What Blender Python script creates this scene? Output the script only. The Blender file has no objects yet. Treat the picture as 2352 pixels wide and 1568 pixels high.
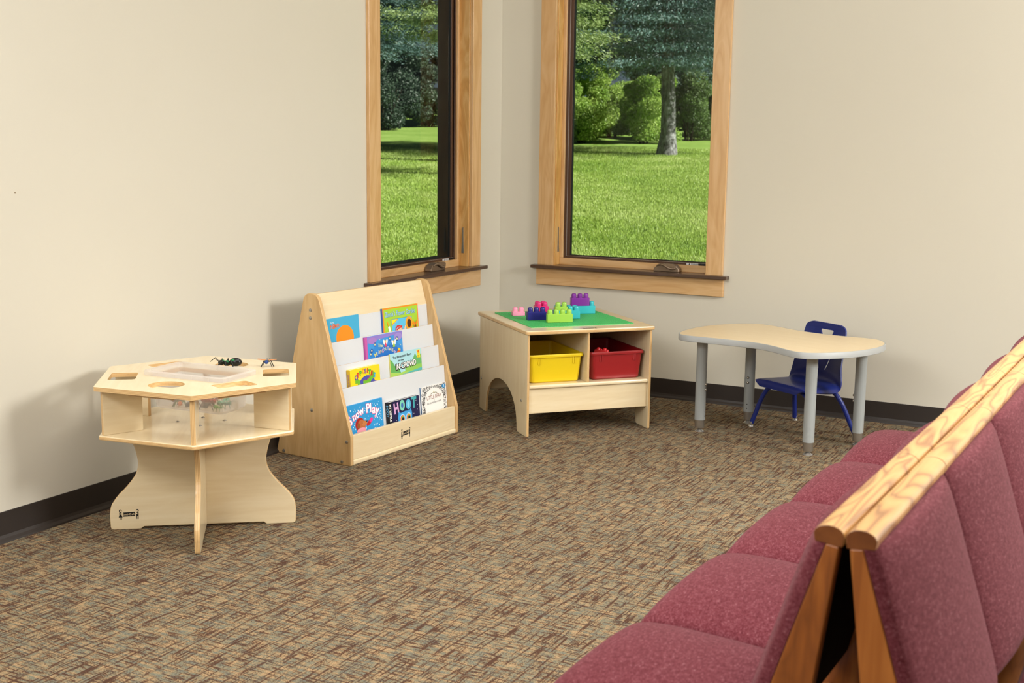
import bpy, bmesh, math, random
import numpy as np
from mathutils import Vector, Matrix
from mathutils.geometry import tessellate_polygon

R = math.radians
SC = bpy.context.scene
COL = SC.collection
rnd = random.Random(7)

# ------------------------------------------------------------------ materials
def lin(h):
    if not isinstance(h, str):
        return tuple(h) + (1.0,) if len(h) == 3 else tuple(h)
    h = h.lstrip('#')
    v = [int(h[i:i+2], 16) / 255 for i in (0, 2, 4)]
    return tuple(c / 12.92 if c <= .04045 else ((c + .055) / 1.055) ** 2.4 for c in v) + (1.0,)

class NT:
    """small helper around a node tree"""
    def __init__(self, name):
        self.m = bpy.data.materials.new(name)
        self.m.use_nodes = True
        self.t = self.m.node_tree
        self.t.nodes.clear()
        self.out = self.n('ShaderNodeOutputMaterial')
        self.p = self.n('ShaderNodeBsdfPrincipled')
        self.l(self.p.outputs[0], self.out.inputs[0])
    def n(self, ty, **kw):
        x = self.t.nodes.new(ty)
        for k, v in kw.items():
            setattr(x, k, v)
        return x
    def l(self, a, b):
        self.t.links.new(a, b)
    def coord(self, kind, scale=(1, 1, 1), rot=(0, 0, 0), loc=(0, 0, 0)):
        tc = self.n('ShaderNodeTexCoord')
        mp = self.n('ShaderNodeMapping')
        mp.inputs['Scale'].default_value = scale
        mp.inputs['Rotation'].default_value = rot
        mp.inputs['Location'].default_value = loc
        self.l(tc.outputs[kind], mp.inputs[0])
        return mp.outputs[0]
    def noise(self, vec, scale=1, detail=3, rough=.55, dist=0):
        x = self.n('ShaderNodeTexNoise')
        x.inputs['Scale'].default_value = scale
        x.inputs['Detail'].default_value = detail
        x.inputs['Roughness'].default_value = rough
        x.inputs['Distortion'].default_value = dist
        self.l(vec, x.inputs['Vector'])
        return x.outputs['Fac']
    def ramp(self, fac, stops, interp='LINEAR'):
        x = self.n('ShaderNodeValToRGB')
        x.color_ramp.interpolation = interp
        e = x.color_ramp.elements
        while len(e) < len(stops):
            e.new(.5)
        for i, (p, c) in enumerate(stops):
            e[i].position = p
            e[i].color = lin(c)
        self.l(fac, x.inputs[0])
        return x.outputs[0]
    def mix(self, fac, a, b, mode='MIX'):
        x = self.n('ShaderNodeMix', data_type='RGBA', blend_type=mode)
        for s, v in ((0, fac), (6, a), (7, b)):
            if hasattr(v, 'is_output'):
                self.l(v, x.inputs[s])
            elif s == 0:
                x.inputs[0].default_value = v
            else:
                x.inputs[s].default_value = lin(v)
        return x.outputs[2]
    def math(self, op, a, b=None, c=None):
        x = self.n('ShaderNodeMath', operation=op)
        for i, v in enumerate((a, b, c)):
            if v is None: continue
            if hasattr(v, 'is_output'): self.l(v, x.inputs[i])
            else: x.inputs[i].default_value = v
        return x.outputs[0]
    def bump(self, h, strength=.2, dist=.001):
        x = self.n('ShaderNodeBump')
        x.inputs['Strength'].default_value = strength
        x.inputs['Distance'].default_value = dist
        self.l(h, x.inputs['Height'])
        self.l(x.outputs[0], self.p.inputs['Normal'])
    def set(self, **kw):
        for k, v in kw.items():
            i = self.p.inputs[k.replace('_', ' ')]
            if hasattr(v, 'is_output'): self.l(v, i)
            elif isinstance(v, str): i.default_value = lin(v)
            else: i.default_value = v
        return self

_cache = {}
def paint(h, rough=.5, spec=.4, metal=0.0, coat=0.0):
    k = (h, rough, spec, metal, coat)
    if k not in _cache:
        t = NT('paint_' + h.strip('#'))
        t.set(Base_Color=h, Roughness=rough, Metallic=metal, Specular_IOR_Level=spec, Coat_Weight=coat)
        _cache[k] = t.m
    return _cache[k]

def wood(name, c0, c1, c2, along=2.0, across=38.0, rough=.38, coat=.25, ring=.35, coatr=.15):
    """UV mapped veneer, the grain runs along U (metres)"""
    t = NT(name)
    v = t.coord('UV', (along, across, 1))
    n1 = t.noise(v, 1.0, 4, .6, .3)
    v2 = t.coord('UV', (1.6, 9, 1))
    n2 = t.noise(v2, 1.2, 3, .5, 1.2)
    rings = t.math('PINGPONG', t.math('MULTIPLY', n2, 9.0), 1.0)
    f = t.math('ADD', t.math('MULTIPLY', n1, 1 - ring), t.math('MULTIPLY', rings, ring))
    col = t.ramp(f, [(.18, c0), (.5, c1), (.82, c2)])
    v3 = t.coord('UV', (5, 300, 1))
    n3 = t.noise(v3, 1.0, 2, .6)
    col = t.mix(t.math('MULTIPLY', n3, .16), col, c0, 'MIX')
    t.set(Base_Color=col, Roughness=rough, Coat_Weight=coat, Coat_Roughness=coatr)
    t.bump(n3, .05, .0004)
    return t.m

M = {}
M['birch'] = wood('birch_veneer', '#DAC49B', '#E2CFA9', '#E9D9B8', ring=.18, rough=.36, coat=.6, coatr=.12)
M['birch_shaded'] = wood('birch_veneer_shaded', '#BD9762', '#CCA873', '#D8B885', along=1.2, across=26, ring=.3, rough=.42, coat=.25)  # darker birch, shade on the book stand's sides mixed into the colour
M['maple_lam'] = wood('maple_laminate', '#D2BC95', '#D6C19C', '#DAC7A5', along=4, across=40, ring=.12, rough=.38, coat=.0)
M['honey'] = wood('honey_trim', '#BE9159', '#D0A774', '#DCB889', along=1.6, across=24, ring=.28, rough=.36, coat=.25)
M['pine'] = wood('window_jamb_pine', '#B98543', '#CD9C58', '#DDB376', along=.9, across=30, ring=.45, rough=.4, coat=.2)
M['oak_side'] = wood('oak_brown', '#6A3612', '#99561F', '#B26E30', along=2.2, across=46, ring=.35, rough=.4, coat=.3)

def mat_ply():
    t = NT('plywood_edge')
    tc = t.n('ShaderNodeTexCoord'); sp = t.n('ShaderNodeSeparateXYZ')
    t.l(tc.outputs['UV'], sp.inputs[0])
    lay = t.math('PINGPONG', t.math('MULTIPLY', sp.outputs[1], 7.0), 1.0)
    col = t.ramp(lay, [(.05, '#B88E5B'), (.4, '#CDA770'), (.95, '#D8B784')])
    n = t.noise(t.coord('UV', (7, 3.5, 1)), 3.0, 2, .5)
    void = t.ramp(n, [(.66, '#000000'), (.7, '#ffffff')])
    col = t.mix(t.math('MULTIPLY', void, .65), col, '#6B4424')
    t.set(Base_Color=col, Roughness=.35, Coat_Weight=.4, Coat_Roughness=.12)
    return t.m
M['ply'] = mat_ply()

def mat_wall():
    t = NT('cream_wall_paint')
    v = t.coord('Object')
    n = t.noise(v, 260, 2, .5)
    big = t.noise(v, 1.3, 2, .5)
    col = t.mix(big, '#CFC9B9', '#D2CDBE')
    t.set(Base_Color=col, Roughness=.62, Specular_IOR_Level=.25)
    t.bump(n, .06, .001)
    return t.m
M['wall'] = mat_wall()

def mat_carpet():
    t = NT('woven_pattern_carpet')
    tuft = t.noise(t.coord('Object', (1, 1, 1)), 230, 2, .7)
    tuft2 = t.noise(t.coord('Object', (1, 1, 1), loc=(3, 1, 0)), 330, 2, .7)
    # tan / grey-green yarn, short streaks along x
    a = t.noise(t.coord('Object', (13, 85, 1)), 1, 2, .6, .3)
    a2 = t.noise(t.coord('Object', (60, 16, 1), loc=(5, 2, 0)), 1, 2, .6, .3)
    am = t.math('ADD', t.math('MULTIPLY', a, .62), t.math('MULTIPLY', a2, .38))
    am = t.math('ADD', am, t.math('MULTIPLY', t.math('SUBTRACT', tuft2, .5), .42))
    base = t.ramp(am, [(.38, '#747569'), (.48, '#878069'), (.56, '#A18866'), (.66, '#B39570')])
    # brown yarn, streaks along both axes of the weave
    b = t.noise(t.coord('Object', (16, 140, 1), loc=(9, 4, 0)), 1, 2, .5, .35)
    c = t.noise(t.coord('Object', (125, 9, 1), loc=(2, 8, 0)), 1, 2, .5, .35)
    jit = t.math('MULTIPLY', t.math('SUBTRACT', tuft, .5), .5)
    bm = t.ramp(t.math('ADD', b, jit), [(.525, '#000000'), (.615, '#ffffff')])
    cm = t.ramp(t.math('ADD', c, jit), [(.515, '#000000'), (.605, '#ffffff')])
    br = t.math('MAXIMUM', bm, cm)
    col = t.mix(t.math('MULTIPLY', br, .92), base, '#4F3126')
    sp = t.ramp(tuft2, [(.3, '#9a9a9a'), (.5, '#d8d8d8'), (.7, '#ffffff')])
    col = t.mix(.8, col, sp, 'MULTIPLY')
    t.set(Base_Color=col, Roughness=.95, Specular_IOR_Level=.1)
    t.bump(tuft, .5, .003)
    return t.m
M['carpet'] = mat_carpet()

def mat_fabric():
    t = NT('maroon_heather_upholstery')
    n1 = t.noise(t.coord('Object'), 420, 2, .7)
    n2 = t.noise(t.coord('Object', (1, .5, 1)), 190, 3, .7)
    n3 = t.noise(t.coord('Object'), 24, 3, .6)
    f = t.math('ADD', t.math('MULTIPLY', n1, .5), t.math('MULTIPLY', n2, .5))
    col = t.ramp(f, [(.36, '#46171D'), (.48, '#5E2A30'), (.58, '#723C43'), (.70, '#977073')])
    col = t.mix(t.math('MULTIPLY', n3, .25), col, '#6A2E35')
    t.set(Base_Color=col, Roughness=.95, Specular_IOR_Level=.08, Sheen_Weight=.06, Sheen_Roughness=.5)
    t.bump(f, .35, .0012)
    return t.m
M['fabric'] = mat_fabric()

def mat_oak_cap():
    t = NT('oak_cap_rail')
    n = t.noise(t.coord('Object', (9, 1.3, 9)), 1, 2, .5)
    big = t.noise(t.coord('Object', (30, 3.2, 6)), 1, 1.5, .5, .5)
    fac = t.math('PINGPONG', t.math('MULTIPLY', big, 11.0), 1.0)
    pores = t.noise(t.coord('Object', (420, 14, 420)), 1, 2, .6)
    col = t.ramp(fac, [(.0, '#8A5F3E'), (.22, '#B08155'), (.45, '#C79A60'), (1, '#D0A66C')])
    col = t.mix(t.math('MULTIPLY', n, .25), col, '#C99955')
    col = t.mix(t.math('MULTIPLY', pores, .3), col, '#9A6B3A')
    t.set(Base_Color=col, Roughness=.42, Coat_Weight=.3, Coat_Roughness=.2)
    return t.m
M['oak'] = mat_oak_cap()
M['oak_end'] = wood('oak_end_grain', '#5E3014', '#74401C', '#8A5226', along=30, across=30, ring=.2, rough=.35)

M['base'] = paint('#2B2420', .45, .5)
M['stool'] = paint('#4A3427', .3, .5, coat=.3)
M['vinyl'] = paint('#4E3524', .4)
M['dark'] = paint('#15191A', .5)
M['spacer'] = paint('#C9C2BA', .3, .5, .6)
M['taupe'] = paint('#7E6A55', .3, .5, .35)
M['chrome'] = paint('#C4C2BE', .2, .5, .8)
M['steel'] = paint('#A8A299', .3, .5, .8)
M['white'] = paint('#D5D8DB', .45)
M['gap_shade'] = paint('#16100F', .9, .1)  # near black, puts the shade of the gap between the pews into the boards
M['black'] = paint('#101010', .5)
M['grey'] = paint('#989C9B', .42, .4)
M['band'] = paint('#A0A2A1', .45, .4)
M['blue'] = paint('#1A2973', .34, .45)
M['green'] = paint('#4AB364', .35, .5)
M['ceil'] = paint('#E4E0D6', .8)
M['yellow'] = paint('#DBBD0C', .38, .5)
M['red'] = paint('#8E1519', .35, .5)

def mat_glass():
    t = NT('window_glass')
    t.t.nodes.remove(t.p)
    tr = t.n('ShaderNodeBsdfTransparent'); tr.inputs[0].default_value = (.93, .95, .94, 1)
    gl = t.n('ShaderNodeBsdfGlossy'); gl.inputs['Roughness'].default_value = .02
    fr = t.n('ShaderNodeFresnel'); fr.inputs[0].default_value = 1.35
    mx = t.n('ShaderNodeMixShader')
    ge = t.n('ShaderNodeNewGeometry')       # reflect once, on the room side only
    t.l(t.math('MULTIPLY', fr.outputs[0], t.math('SUBTRACT', 1.0, ge.outputs['Backfacing'])), mx.inputs[0]); t.l(tr.outputs[0], mx.inputs[1]); t.l(gl.outputs[0], mx.inputs[2])
    t.l(mx.outputs[0], t.out.inputs[0])
    return t.m
M['glass'] = mat_glass()

def mat_frost():
    t = NT('frosted_plastic')
    t.set(Base_Color='#E9E6E4', Roughness=.3, Specular_IOR_Level=.5)
    tr = t.n('ShaderNodeBsdfTransparent'); tr.inputs[0].default_value = (.97, .95, .94, 1)
    tl = t.n('ShaderNodeBsdfTranslucent'); tl.inputs[0].default_value = (.9, .88, .86, 1)
    m1 = t.n('ShaderNodeMixShader'); m1.inputs[0].default_value = .45
    t.l(t.p.outputs[0], m1.inputs[1]); t.l(tl.outputs[0], m1.inputs[2])
    m2 = t.n('ShaderNodeMixShader'); m2.inputs[0].default_value = .47
    t.l(tr.outputs[0], m2.inputs[1]); t.l(m1.outputs[0], m2.inputs[2])
    t.l(m2.outputs[0], t.out.inputs[0])
    return t.m
M['frost'] = mat_frost()

def mat_leaf(name, c0, c1, c2, trans=.35, scale=1.5):
    t = NT(name)
    n = t.noise(t.coord('Object'), scale, 3, .6)
    n2 = t.noise(t.coord('Object'), 14, 2, .5)
    f = t.math('ADD', t.math('MULTIPLY', n, .6), t.math('MULTIPLY', n2, .4))
    col = t.ramp(f, [(.35, c0), (.5, c1), (.65, c2)])
    t.set(Base_Color=col, Roughness=.5, Specular_IOR_Level=.4)
    tl = t.n('ShaderNodeBsdfTranslucent')
    t.l(col, tl.inputs[0])
    m1 = t.n('ShaderNodeMixShader'); m1.inputs[0].default_value = trans
    t.l(t.p.outputs[0], m1.inputs[1]); t.l(tl.outputs[0], m1.inputs[2])
    t.l(m1.outputs[0], t.out.inputs[0])
    return t.m
M['spruce'] = mat_leaf('shaded_blue_spruce_needles', '#33504A', '#48655F', '#66827C', .12)  # blue-green, darkened with the shade on the boughs
M['spruce_lit'] = mat_leaf('sunlit_spruce_needles', '#5C7440', '#768C52', '#98A86C', .25)  # sunshine on the boughs put into a lighter needle green
M['ever'] = mat_leaf('dark_evergreen_needles', '#253428', '#334636', '#465A44', .12)
M['shrub'] = mat_leaf('shrub_leaves', '#6A8C36', '#86A446', '#ABBE68', .4)
M['shrub_shaded'] = mat_leaf('shaded_shrub_leaves', '#465E30', '#5A723C', '#748C50', .35)  # darker copy of the shrub leaves, shade put into the colour
M['blade'] = mat_leaf('grass_blades', '#7E9C3E', '#96AE50', '#B6C47C', .4, .6)

def mat_lawn():
    t = NT('mown_lawn')
    n = t.noise(t.coord('Object'), .6, 4, .6)
    n2 = t.noise(t.coord('Object', (6, 22, 1)), 1, 4, .65)
    f = t.math('ADD', t.math('MULTIPLY', n, .5), t.math('MULTIPLY', n2, .5))
    col = t.ramp(f, [(.35, '#65813A'), (.5, '#769242'), (.65, '#8DA45A')])
    t.set(Base_Color=col, Roughness=.9, Specular_IOR_Level=.1)
    t.bump(n2, .6, .05)
    return t.m
M['lawn'] = mat_lawn()

def mat_bark():
    t = NT('spruce_bark')
    n = t.noise(t.coord('Object', (14, 14, 5)), 1, 5, .7, .4)
    col = t.ramp(n, [(.35, '#3A3836'), (.5, '#6C6C6C'), (.65, '#9A9C9C')])
    t.set(Base_Color=col, Roughness=.9)
    t.bump(n, .8, .03)
    return t.m
M['bark'] = mat_bark()
M['twig'] = paint('#2A2219', .9, .1)

# ------------------------------------------------------------------ mesh helpers
class MB:
    """collects faces with materials and UVs, then links them as one mesh object"""
    def __init__(self):
        self.v = []; self.f = []; self.mi = []; self.uv = []; self.sm = []; self.mats = []
    def mat(self, m):
        if m not in self.mats: self.mats.append(m)
        return self.mats.index(m)
    def add(self, verts, faces, m, uvs=None, smooth=False):
        o = len(self.v); k = self.mat(m)
        self.v += [tuple(p) for p in verts]
        for i, f in enumerate(faces):
            self.f.append([a + o for a in f]); self.mi.append(k); self.sm.append(smooth)
            self.uv.append(uvs[i] if uvs else [(0, 0)] * len(f))
        return self
    def box(self, lo, hi, m, axis=None):
        x0, y0, z0 = lo; x1, y1, z1 = hi
        d = (x1 - x0, y1 - y0, z1 - z0)
        ax = axis if axis is not None else max(range(3), key=lambda i: d[i])
        P = [(x0,y0,z0),(x1,y0,z0),(x1,y1,z0),(x0,y1,z0),(x0,y0,z1),(x1,y0,z1),(x1,y1,z1),(x0,y1,z1)]
        F = [(0,3,2,1),(4,5,6,7),(0,1,5,4),(1,2,6,5),(2,3,7,6),(3,0,4,7)]
        N = [2, 2, 1, 0, 1, 0]
        off = rnd.random() * 9
        uvs = []
        for f, n in zip(F, N):
            rest = [i for i in range(3) if i != n]
            u = ax if ax in rest else rest[0]
            w = [i for i in rest if i != u][0]
            uvs.append([(P[i][u] + off, P[i][w] + off * .37) for i in f])
        return self.add(P, F, m, uvs)
    def panel(self, outline, t, fr, mf, me, holes=(), grain='u', smooth=False):
        """extrude a 2-D outline by t along the normal; fr maps (u, v, n) to space"""
        def ccw(p): return sum(a[0]*b[1]-b[0]*a[1] for a, b in zip(p, p[1:]+p[:1])) > 0
        o = list(outline) if ccw(list(outline)) else list(outline)[::-1]
        hs = [list(h) if not ccw(list(h)) else list(h)[::-1] for h in holes]
        off = rnd.random() * 9
        gu = (lambda p: (p[0] + off, p[1] + off * .3)) if grain == 'u' else (lambda p: (p[1] + off, p[0] + off * .3))
        if hs:
            flat = o + [p for h in hs for p in h]
            tris = tessellate_polygon([[Vector((p[0], p[1], 0)) for p in q] for q in [o] + hs])
            caps = []
            for tri in tris:
                a, b, c = (flat[i] for i in tri)
                s = (b[0]-a[0])*(c[1]-a[1])-(b[1]-a[1])*(c[0]-a[0])
                caps.append(list(tri) if s > 0 else list(tri)[::-1])
        else:
            flat = o; caps = [list(range(len(o)))]
        n = len(flat)
        V = [fr(p[0], p[1], 0) for p in flat] + [fr(p[0], p[1], t) for p in flat]
        F = [[i for i in c[::-1]] for c in caps] + [[i + n for i in c] for c in caps]
        U = [[gu(flat[i]) for i in c[::-1]] for c in caps] + [[gu(flat[i]) for i in c] for c in caps]
        base = len(self.v)
        # check orientation of the frame
        a, b, c = Vector(fr(1,0,0))-Vector(fr(0,0,0)), Vector(fr(0,1,0))-Vector(fr(0,0,0)), Vector(fr(0,0,1))-Vector(fr(0,0,0))
        flip = a.cross(b).dot(c) * (1 if t > 0 else -1) < 0
        if flip:
            F = [f[::-1] for f in F]; U = [u[::-1] for u in U]
        self.add(V, F, mf, U)
        k = self.mat(me); st = 0
        for ring in [o] + hs:
            L = 0; m = len(ring)
            for i in range(m):
                j = (i + 1) % m
                d = math.dist(ring[i], ring[j])
                f = [st + i, st + j, st + j + n, st + i + n]
                u = [(L, 0), (L + d, 0), (L + d, 1), (L, 1)]
                if flip: f = f[::-1]; u = u[::-1]
                self.f.append([q + base for q in f]); self.uv.append(u); self.mi.append(k); self.sm.append(smooth)
                L += d
            st += m
        return self
    def tube(self, pts, r, m, seg=12, caps=True):
        pts = [Vector(p) for p in pts]
        rs = r if isinstance(r, (list, tuple)) else [r] * len(pts)
        V = []; F = []
        t0 = (pts[1] - pts[0]).normalized()
        a = t0.orthogonal().normalized()
        for i, p in enumerate(pts):
            t = (pts[min(i+1, len(pts)-1)] - pts[max(i-1, 0)]).normalized()
            a = (a - t * a.dot(t)).normalized(); b = t.cross(a)
            for k in range(seg):
                an = 2 * math.pi * k / seg
                V.append(p + (a * math.cos(an) + b * math.sin(an)) * rs[i])
        for i in range(len(pts) - 1):
            for k in range(seg):
                k2 = (k + 1) % seg
                F.append((i*seg+k, i*seg+k2, (i+1)*seg+k2, (i+1)*seg+k))
        if caps:
            F.append(tuple(range(seg))[::-1]); F.append(tuple((len(pts)-1)*seg + k for k in range(seg)))
        return self.add(V, F, m, smooth=True)
    def lathe(self, prof, c, m, seg=24, axis='z'):
        V = []; F = []
        c = Vector(c)
        for r, h in prof:
            for k in range(seg):
                an = 2 * math.pi * k / seg
                q = (r*math.cos(an), r*math.sin(an), h)
                if axis == 'x': q = (q[2], q[0], q[1])
                if axis == 'y': q = (q[1], q[2], q[0])
                V.append(c + Vector(q))
        for i in range(len(prof) - 1):
            for k in range(seg):
                k2 = (k + 1) % seg
                F.append((i*seg+k, i*seg+k2, (i+1)*seg+k2, (i+1)*seg+k))
        F.append(tuple(range(seg))[::-1]); F.append(tuple((len(prof)-1)*seg + k for k in range(seg)))
        return self.add(V, F, m, smooth=True)
    def ell(self, c, r, m, rot=None, nu=14, nv=9):
        V = []; F = []
        rot = rot or Matrix.Identity(3)
        c = Vector(c)
        for i in range(nv + 1):
            th = math.pi * i / nv
            for k in range(nu):
                ph = 2 * math.pi * k / nu
                V.append(c + rot @ Vector((r[0]*math.sin(th)*math.cos(ph), r[1]*math.sin(th)*math.sin(ph), r[2]*math.cos(th))))
        for i in range(nv):
            for k in range(nu):
                k2 = (k + 1) % nu
                F.append((i*nu+k, (i+1)*nu+k, (i+1)*nu+k2, i*nu+k2))
        return self.add(V, F, m, smooth=True)
    def build(self, name, parent=None, bevel=0, seg=2, ang=35, sharp=50, **props):
        me = bpy.data.meshes.new(name)
        me.from_pydata(self.v, [], self.f)
        for m in self.mats: me.materials.append(m)
        me.polygons.foreach_set('material_index', self.mi)
        me.polygons.foreach_set('use_smooth', self.sm)
        uvl = me.uv_layers.new(name='UVMap')
        flat = [c for f in self.uv for p in f for c in p]
        uvl.data.foreach_set('uv', flat)
        me.validate(); me.update()
        if any(self.sm) and sharp: me.set_sharp_from_angle(angle=R(sharp))
        o = bpy.data.objects.new(name, me)
        COL.objects.link(o)
        if parent: o.parent = parent
        if bevel:
            b = o.modifiers.new('Bevel', 'BEVEL')
            b.width = bevel; b.segments = seg; b.limit_method = 'ANGLE'; b.angle_limit = R(ang)
            b.harden_normals = False
        for k, v in props.items(): o[k] = v
        return o

def thing(name, label, cat, loc=(0,0,0), rz=0.0, group=None, mat=None):
    o = bpy.data.objects.new(name, None)
    COL.objects.link(o)
    o.empty_display_size = .05
    if mat is not None: o.matrix_world = mat
    else:
        o.location = loc; o.rotation_euler = (0, 0, rz)
    o['label'] = label; o['category'] = cat
    if group: o['group'] = group
    return o
def tag(o, label, cat, group=None):
    o['label'] = label; o['category'] = cat
    if group: o['group'] = group
    return o
def struct(o):
    o['kind'] = 'structure'; return o
def copy_tree(o, parent=None):
    c = o.copy(); COL.objects.link(c)
    if parent: c.parent = parent
    for ch in list(o.children): copy_tree(ch, c)
    return c

def rpoly(pts, r, seg=6):
    """polygon with rounded corners; r a number or a list"""
    out = []; n = len(pts)
    for i in range(n):
        a, b, c = Vector(pts[i-1]), Vector(pts[i]), Vector(pts[(i+1) % n])
        q = r[i] if isinstance(r, (list, tuple)) else r
        d1 = (a - b); d2 = (c - b)
        if q <= 0: out.append(tuple(b)); continue
        l1, l2 = d1.length, d2.length; d1.normalize(); d2.normalize()
        an = d1.angle(d2); tl = min(q / math.tan(an/2), l1*.49, l2*.49)
        p1, p2 = b + d1*tl, b + d2*tl
        for k in range(seg + 1):
            t = k / seg
            out.append(tuple(p1*(1-t)**2 + b*2*t*(1-t) + p2*t*t))
    return out
def rect(cx, cy, w, h, rot=0, r=.012, seg=5):
    c, s = math.cos(rot), math.sin(rot)
    p = [(cx + x*c - y*s, cy + x*s + y*c) for x, y in ((-w/2,-h/2),(w/2,-h/2),(w/2,h/2),(-w/2,h/2))]
    return rpoly(p, r, seg)
def circ(cx, cy, rx, ry=None, n=28, rot=0):
    ry = ry or rx; c, s = math.cos(rot), math.sin(rot)
    return [(cx + rx*math.cos(a)*c - ry*math.sin(a)*s, cy + rx*math.cos(a)*s + ry*math.sin(a)*c) for a in (2*math.pi*k/n for k in range(n))]
def catmull(pts, sub=6, closed=False):
    P = [Vector(p) for p in pts]; n = len(P); out = []
    rng = range(n if closed else n - 1)
    for i in rng:
        p0 = P[(i-1) % n] if closed or i > 0 else P[0]
        p1 = P[i]; p2 = P[(i+1) % n]
        p3 = P[(i+2) % n] if closed or i + 2 < n else P[-1]
        for k in range(sub):
            t = k / sub
            out.append(.5*((2*p1) + (p2-p0)*t + (2*p0-5*p1+4*p2-p3)*t*t + (3*p1-p0-3*p2+p3)*t**3))
    if not closed: out.append(P[-1])
    return out
XY = lambda z: (lambda u, v, n: (u, v, z + n))
def FX(x): return lambda u, v, n: (x + n, u, v)      # outline in (y, z), thickness along x
def FY(y): return lambda u, v, n: (u, y + n, v)      # outline in (x, z), thickness along y

_txt = {}
def text_tris(s, bold=0.0):
    """triangles of a word in the default font, 1 unit high capitals"""
    k = (s, bold)
    if k not in _txt:
        cu = bpy.data.curves.new('lettering', 'FONT')
        cu.body = s; cu.size = 1; cu.offset = bold; cu.resolution_u = 3
        ob = bpy.data.objects.new('lettering', cu); COL.objects.link(ob)
        dg = bpy.context.evaluated_depsgraph_get()
        me = bpy.data.meshes.new_from_object(ob.evaluated_get(dg))
        v = [(p.co.x, p.co.y) for p in me.vertices]; f = [list(p.vertices) for p in me.polygons]
        bpy.data.objects.remove(ob); bpy.data.curves.remove(cu); bpy.data.meshes.remove(me)
        _txt[k] = (v, f)
    return _txt[k]
def put_text(mb, s, x, y, size, m, fr, n, rot=0, bold=0.0, width=None, sx=1.0):
    """lettering laid flat on a surface: fr maps (u, v, n); x, y is the lower left corner"""
    v, f = text_tris(s, bold)
    if not v: return
    k = size / .69
    if width: sx = width / (max(p[0] for p in v) * k)
    c, sn = math.cos(rot), math.sin(rot)
    P = [fr(x + (px*k*sx)*c - py*k*sn, y + (px*k*sx)*sn + py*k*c, n) for px, py in v]
    mb.add(P, f, m)
def put_poly(mb, pts, m, fr, n):
    tris = tessellate_polygon([[Vector((p[0], p[1], 0)) for p in pts]])
    F = []
    for t in tris:
        a, b, c = (pts[i] for i in t)
        s = (b[0]-a[0])*(c[1]-a[1])-(b[1]-a[1])*(c[0]-a[0])
        F.append(list(t) if s > 0 else list(t)[::-1])
    mb.add([fr(p[0], p[1], n) for p in pts], F, m)

def bolt(parent, c, axis='x', r=.006, sgn=1, name='bolt'):
    b = MB()
    pr = [(r, 0), (r*.95, .0016*sgn), (r*.6, .0028*sgn), (r*.35, .003*sgn), (r*.33, .0012*sgn)]
    if sgn < 0: pr = pr[::-1]
    b.lathe(pr, c, M['steel'], 14, axis)
    return b.build(name, parent, label='small steel screw head')

def emblem(parent, fr, x, y, w, h):
    """maker's mark: two little figures carrying a lettered board between them"""
    b = MB(); k = M['black']; cream = paint('#D8C39B', .6)
    put_poly(b, [(x+.2*w, y+.28*h), (x+.8*w, y+.33*h), (x+.8*w, y+.78*h), (x+.2*w, y+.72*h)], k, fr, .0003)
    put_text(b, 'Jonti-Craft', x+.23*w, y+.42*h, .2*h, cream, fr, .0005, rot=.02, bold=.012, width=.54*w)
    for sx, skirt in ((.08, True), (.92, False)):
        cx = x + sx*w; s = h
        put_poly(b, circ(cx, y+.9*s, .075*w, n=16), k, fr, .0003)
        put_poly(b, circ(cx + (.02 if skirt else -.02)*w, y+.86*s, .05*w, n=14), cream, fr, .0005)
        put_poly(b, [(cx-.06*w, y+.3*s), (cx+.06*w, y+.3*s), (cx+.06*w, y+.75*s), (cx-.06*w, y+.75*s)], k, fr, .0003)
        if skirt: put_poly(b, [(cx-.1*w, y+.22*s), (cx+.1*w, y+.22*s), (cx+.05*w, y+.45*s), (cx-.05*w, y+.45*s)], k, fr, .0004)
        d = 1 if skirt else -1
        put_poly(b, [(cx, y+.5*s), (cx+d*.14*w, y+.55*s), (cx+d*.14*w, y+.66*s), (cx, y+.66*s)][::d], cream, fr, .0005)
        for l in (-.045, .02):
            put_poly(b, [(cx+l*w, y), (cx+(l+.035)*w, y), (cx+(l+.035)*w, y+.32*s), (cx+l*w, y+.32*s)], k, fr, .0003)
    return b.build('emblem', parent, label='small black maker emblem with two figures holding a board')

# ------------------------------------------------------------------ the room
CEIL = 2.75
XR, YF = 6.5, -8.6
WIN_R = (.246, 1.297)          # outer casing edges on the right wall (x)
WIN_L = (-1.280, -.2525)       # outer casing edges on the left wall (y)
def hole(w): return [(w[0]+.0775, .628), (w[1]-.0775, .628), (w[1]-.0775, 2.26), (w[0]+.0775, 2.26)]

struct(MB().panel([(YF, 0), (0, 0), (0, CEIL), (YF, CEIL)], -.16, FX(0), M['wall'], M['wall'], [hole(WIN_L)]).build('wall_left'))
struct(MB().panel([(-.16, 0), (XR, 0), (XR, CEIL), (-.16, CEIL)], .16, FY(0), M['wall'], M['wall'], [hole(WIN_R)]).build('wall_right'))
struct(MB().box((XR, YF, 0), (XR+.1, 0, CEIL), M['wall']).build('wall_far_side'))
struct(MB().box((-.16, YF-.1, 0), (XR+.1, YF, CEIL), M['wall']).build('wall_front'))
struct(MB().box((-.16, YF-.1, CEIL), (XR+.1, .16, CEIL+.1), M['ceil']).build('ceiling'))
struct(MB().box((-.75, YF-.7, CEIL+.1), (XR+.7, .85, CEIL+.22), M['ceil']).build('added_roof_shade'))  # unseen overhanging slab added to keep sunlight out of the windows
struct(MB().box((-.16, YF-.1, -.1), (XR+.1, .16, 0), M['carpet']).build('floor'))
bp = [(0, 0), (.016, 0), (.0145, .006), (.007, .014), (.004, .024), (.0035, .1005), (.0025, .1016), (0, .1016)]
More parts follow.
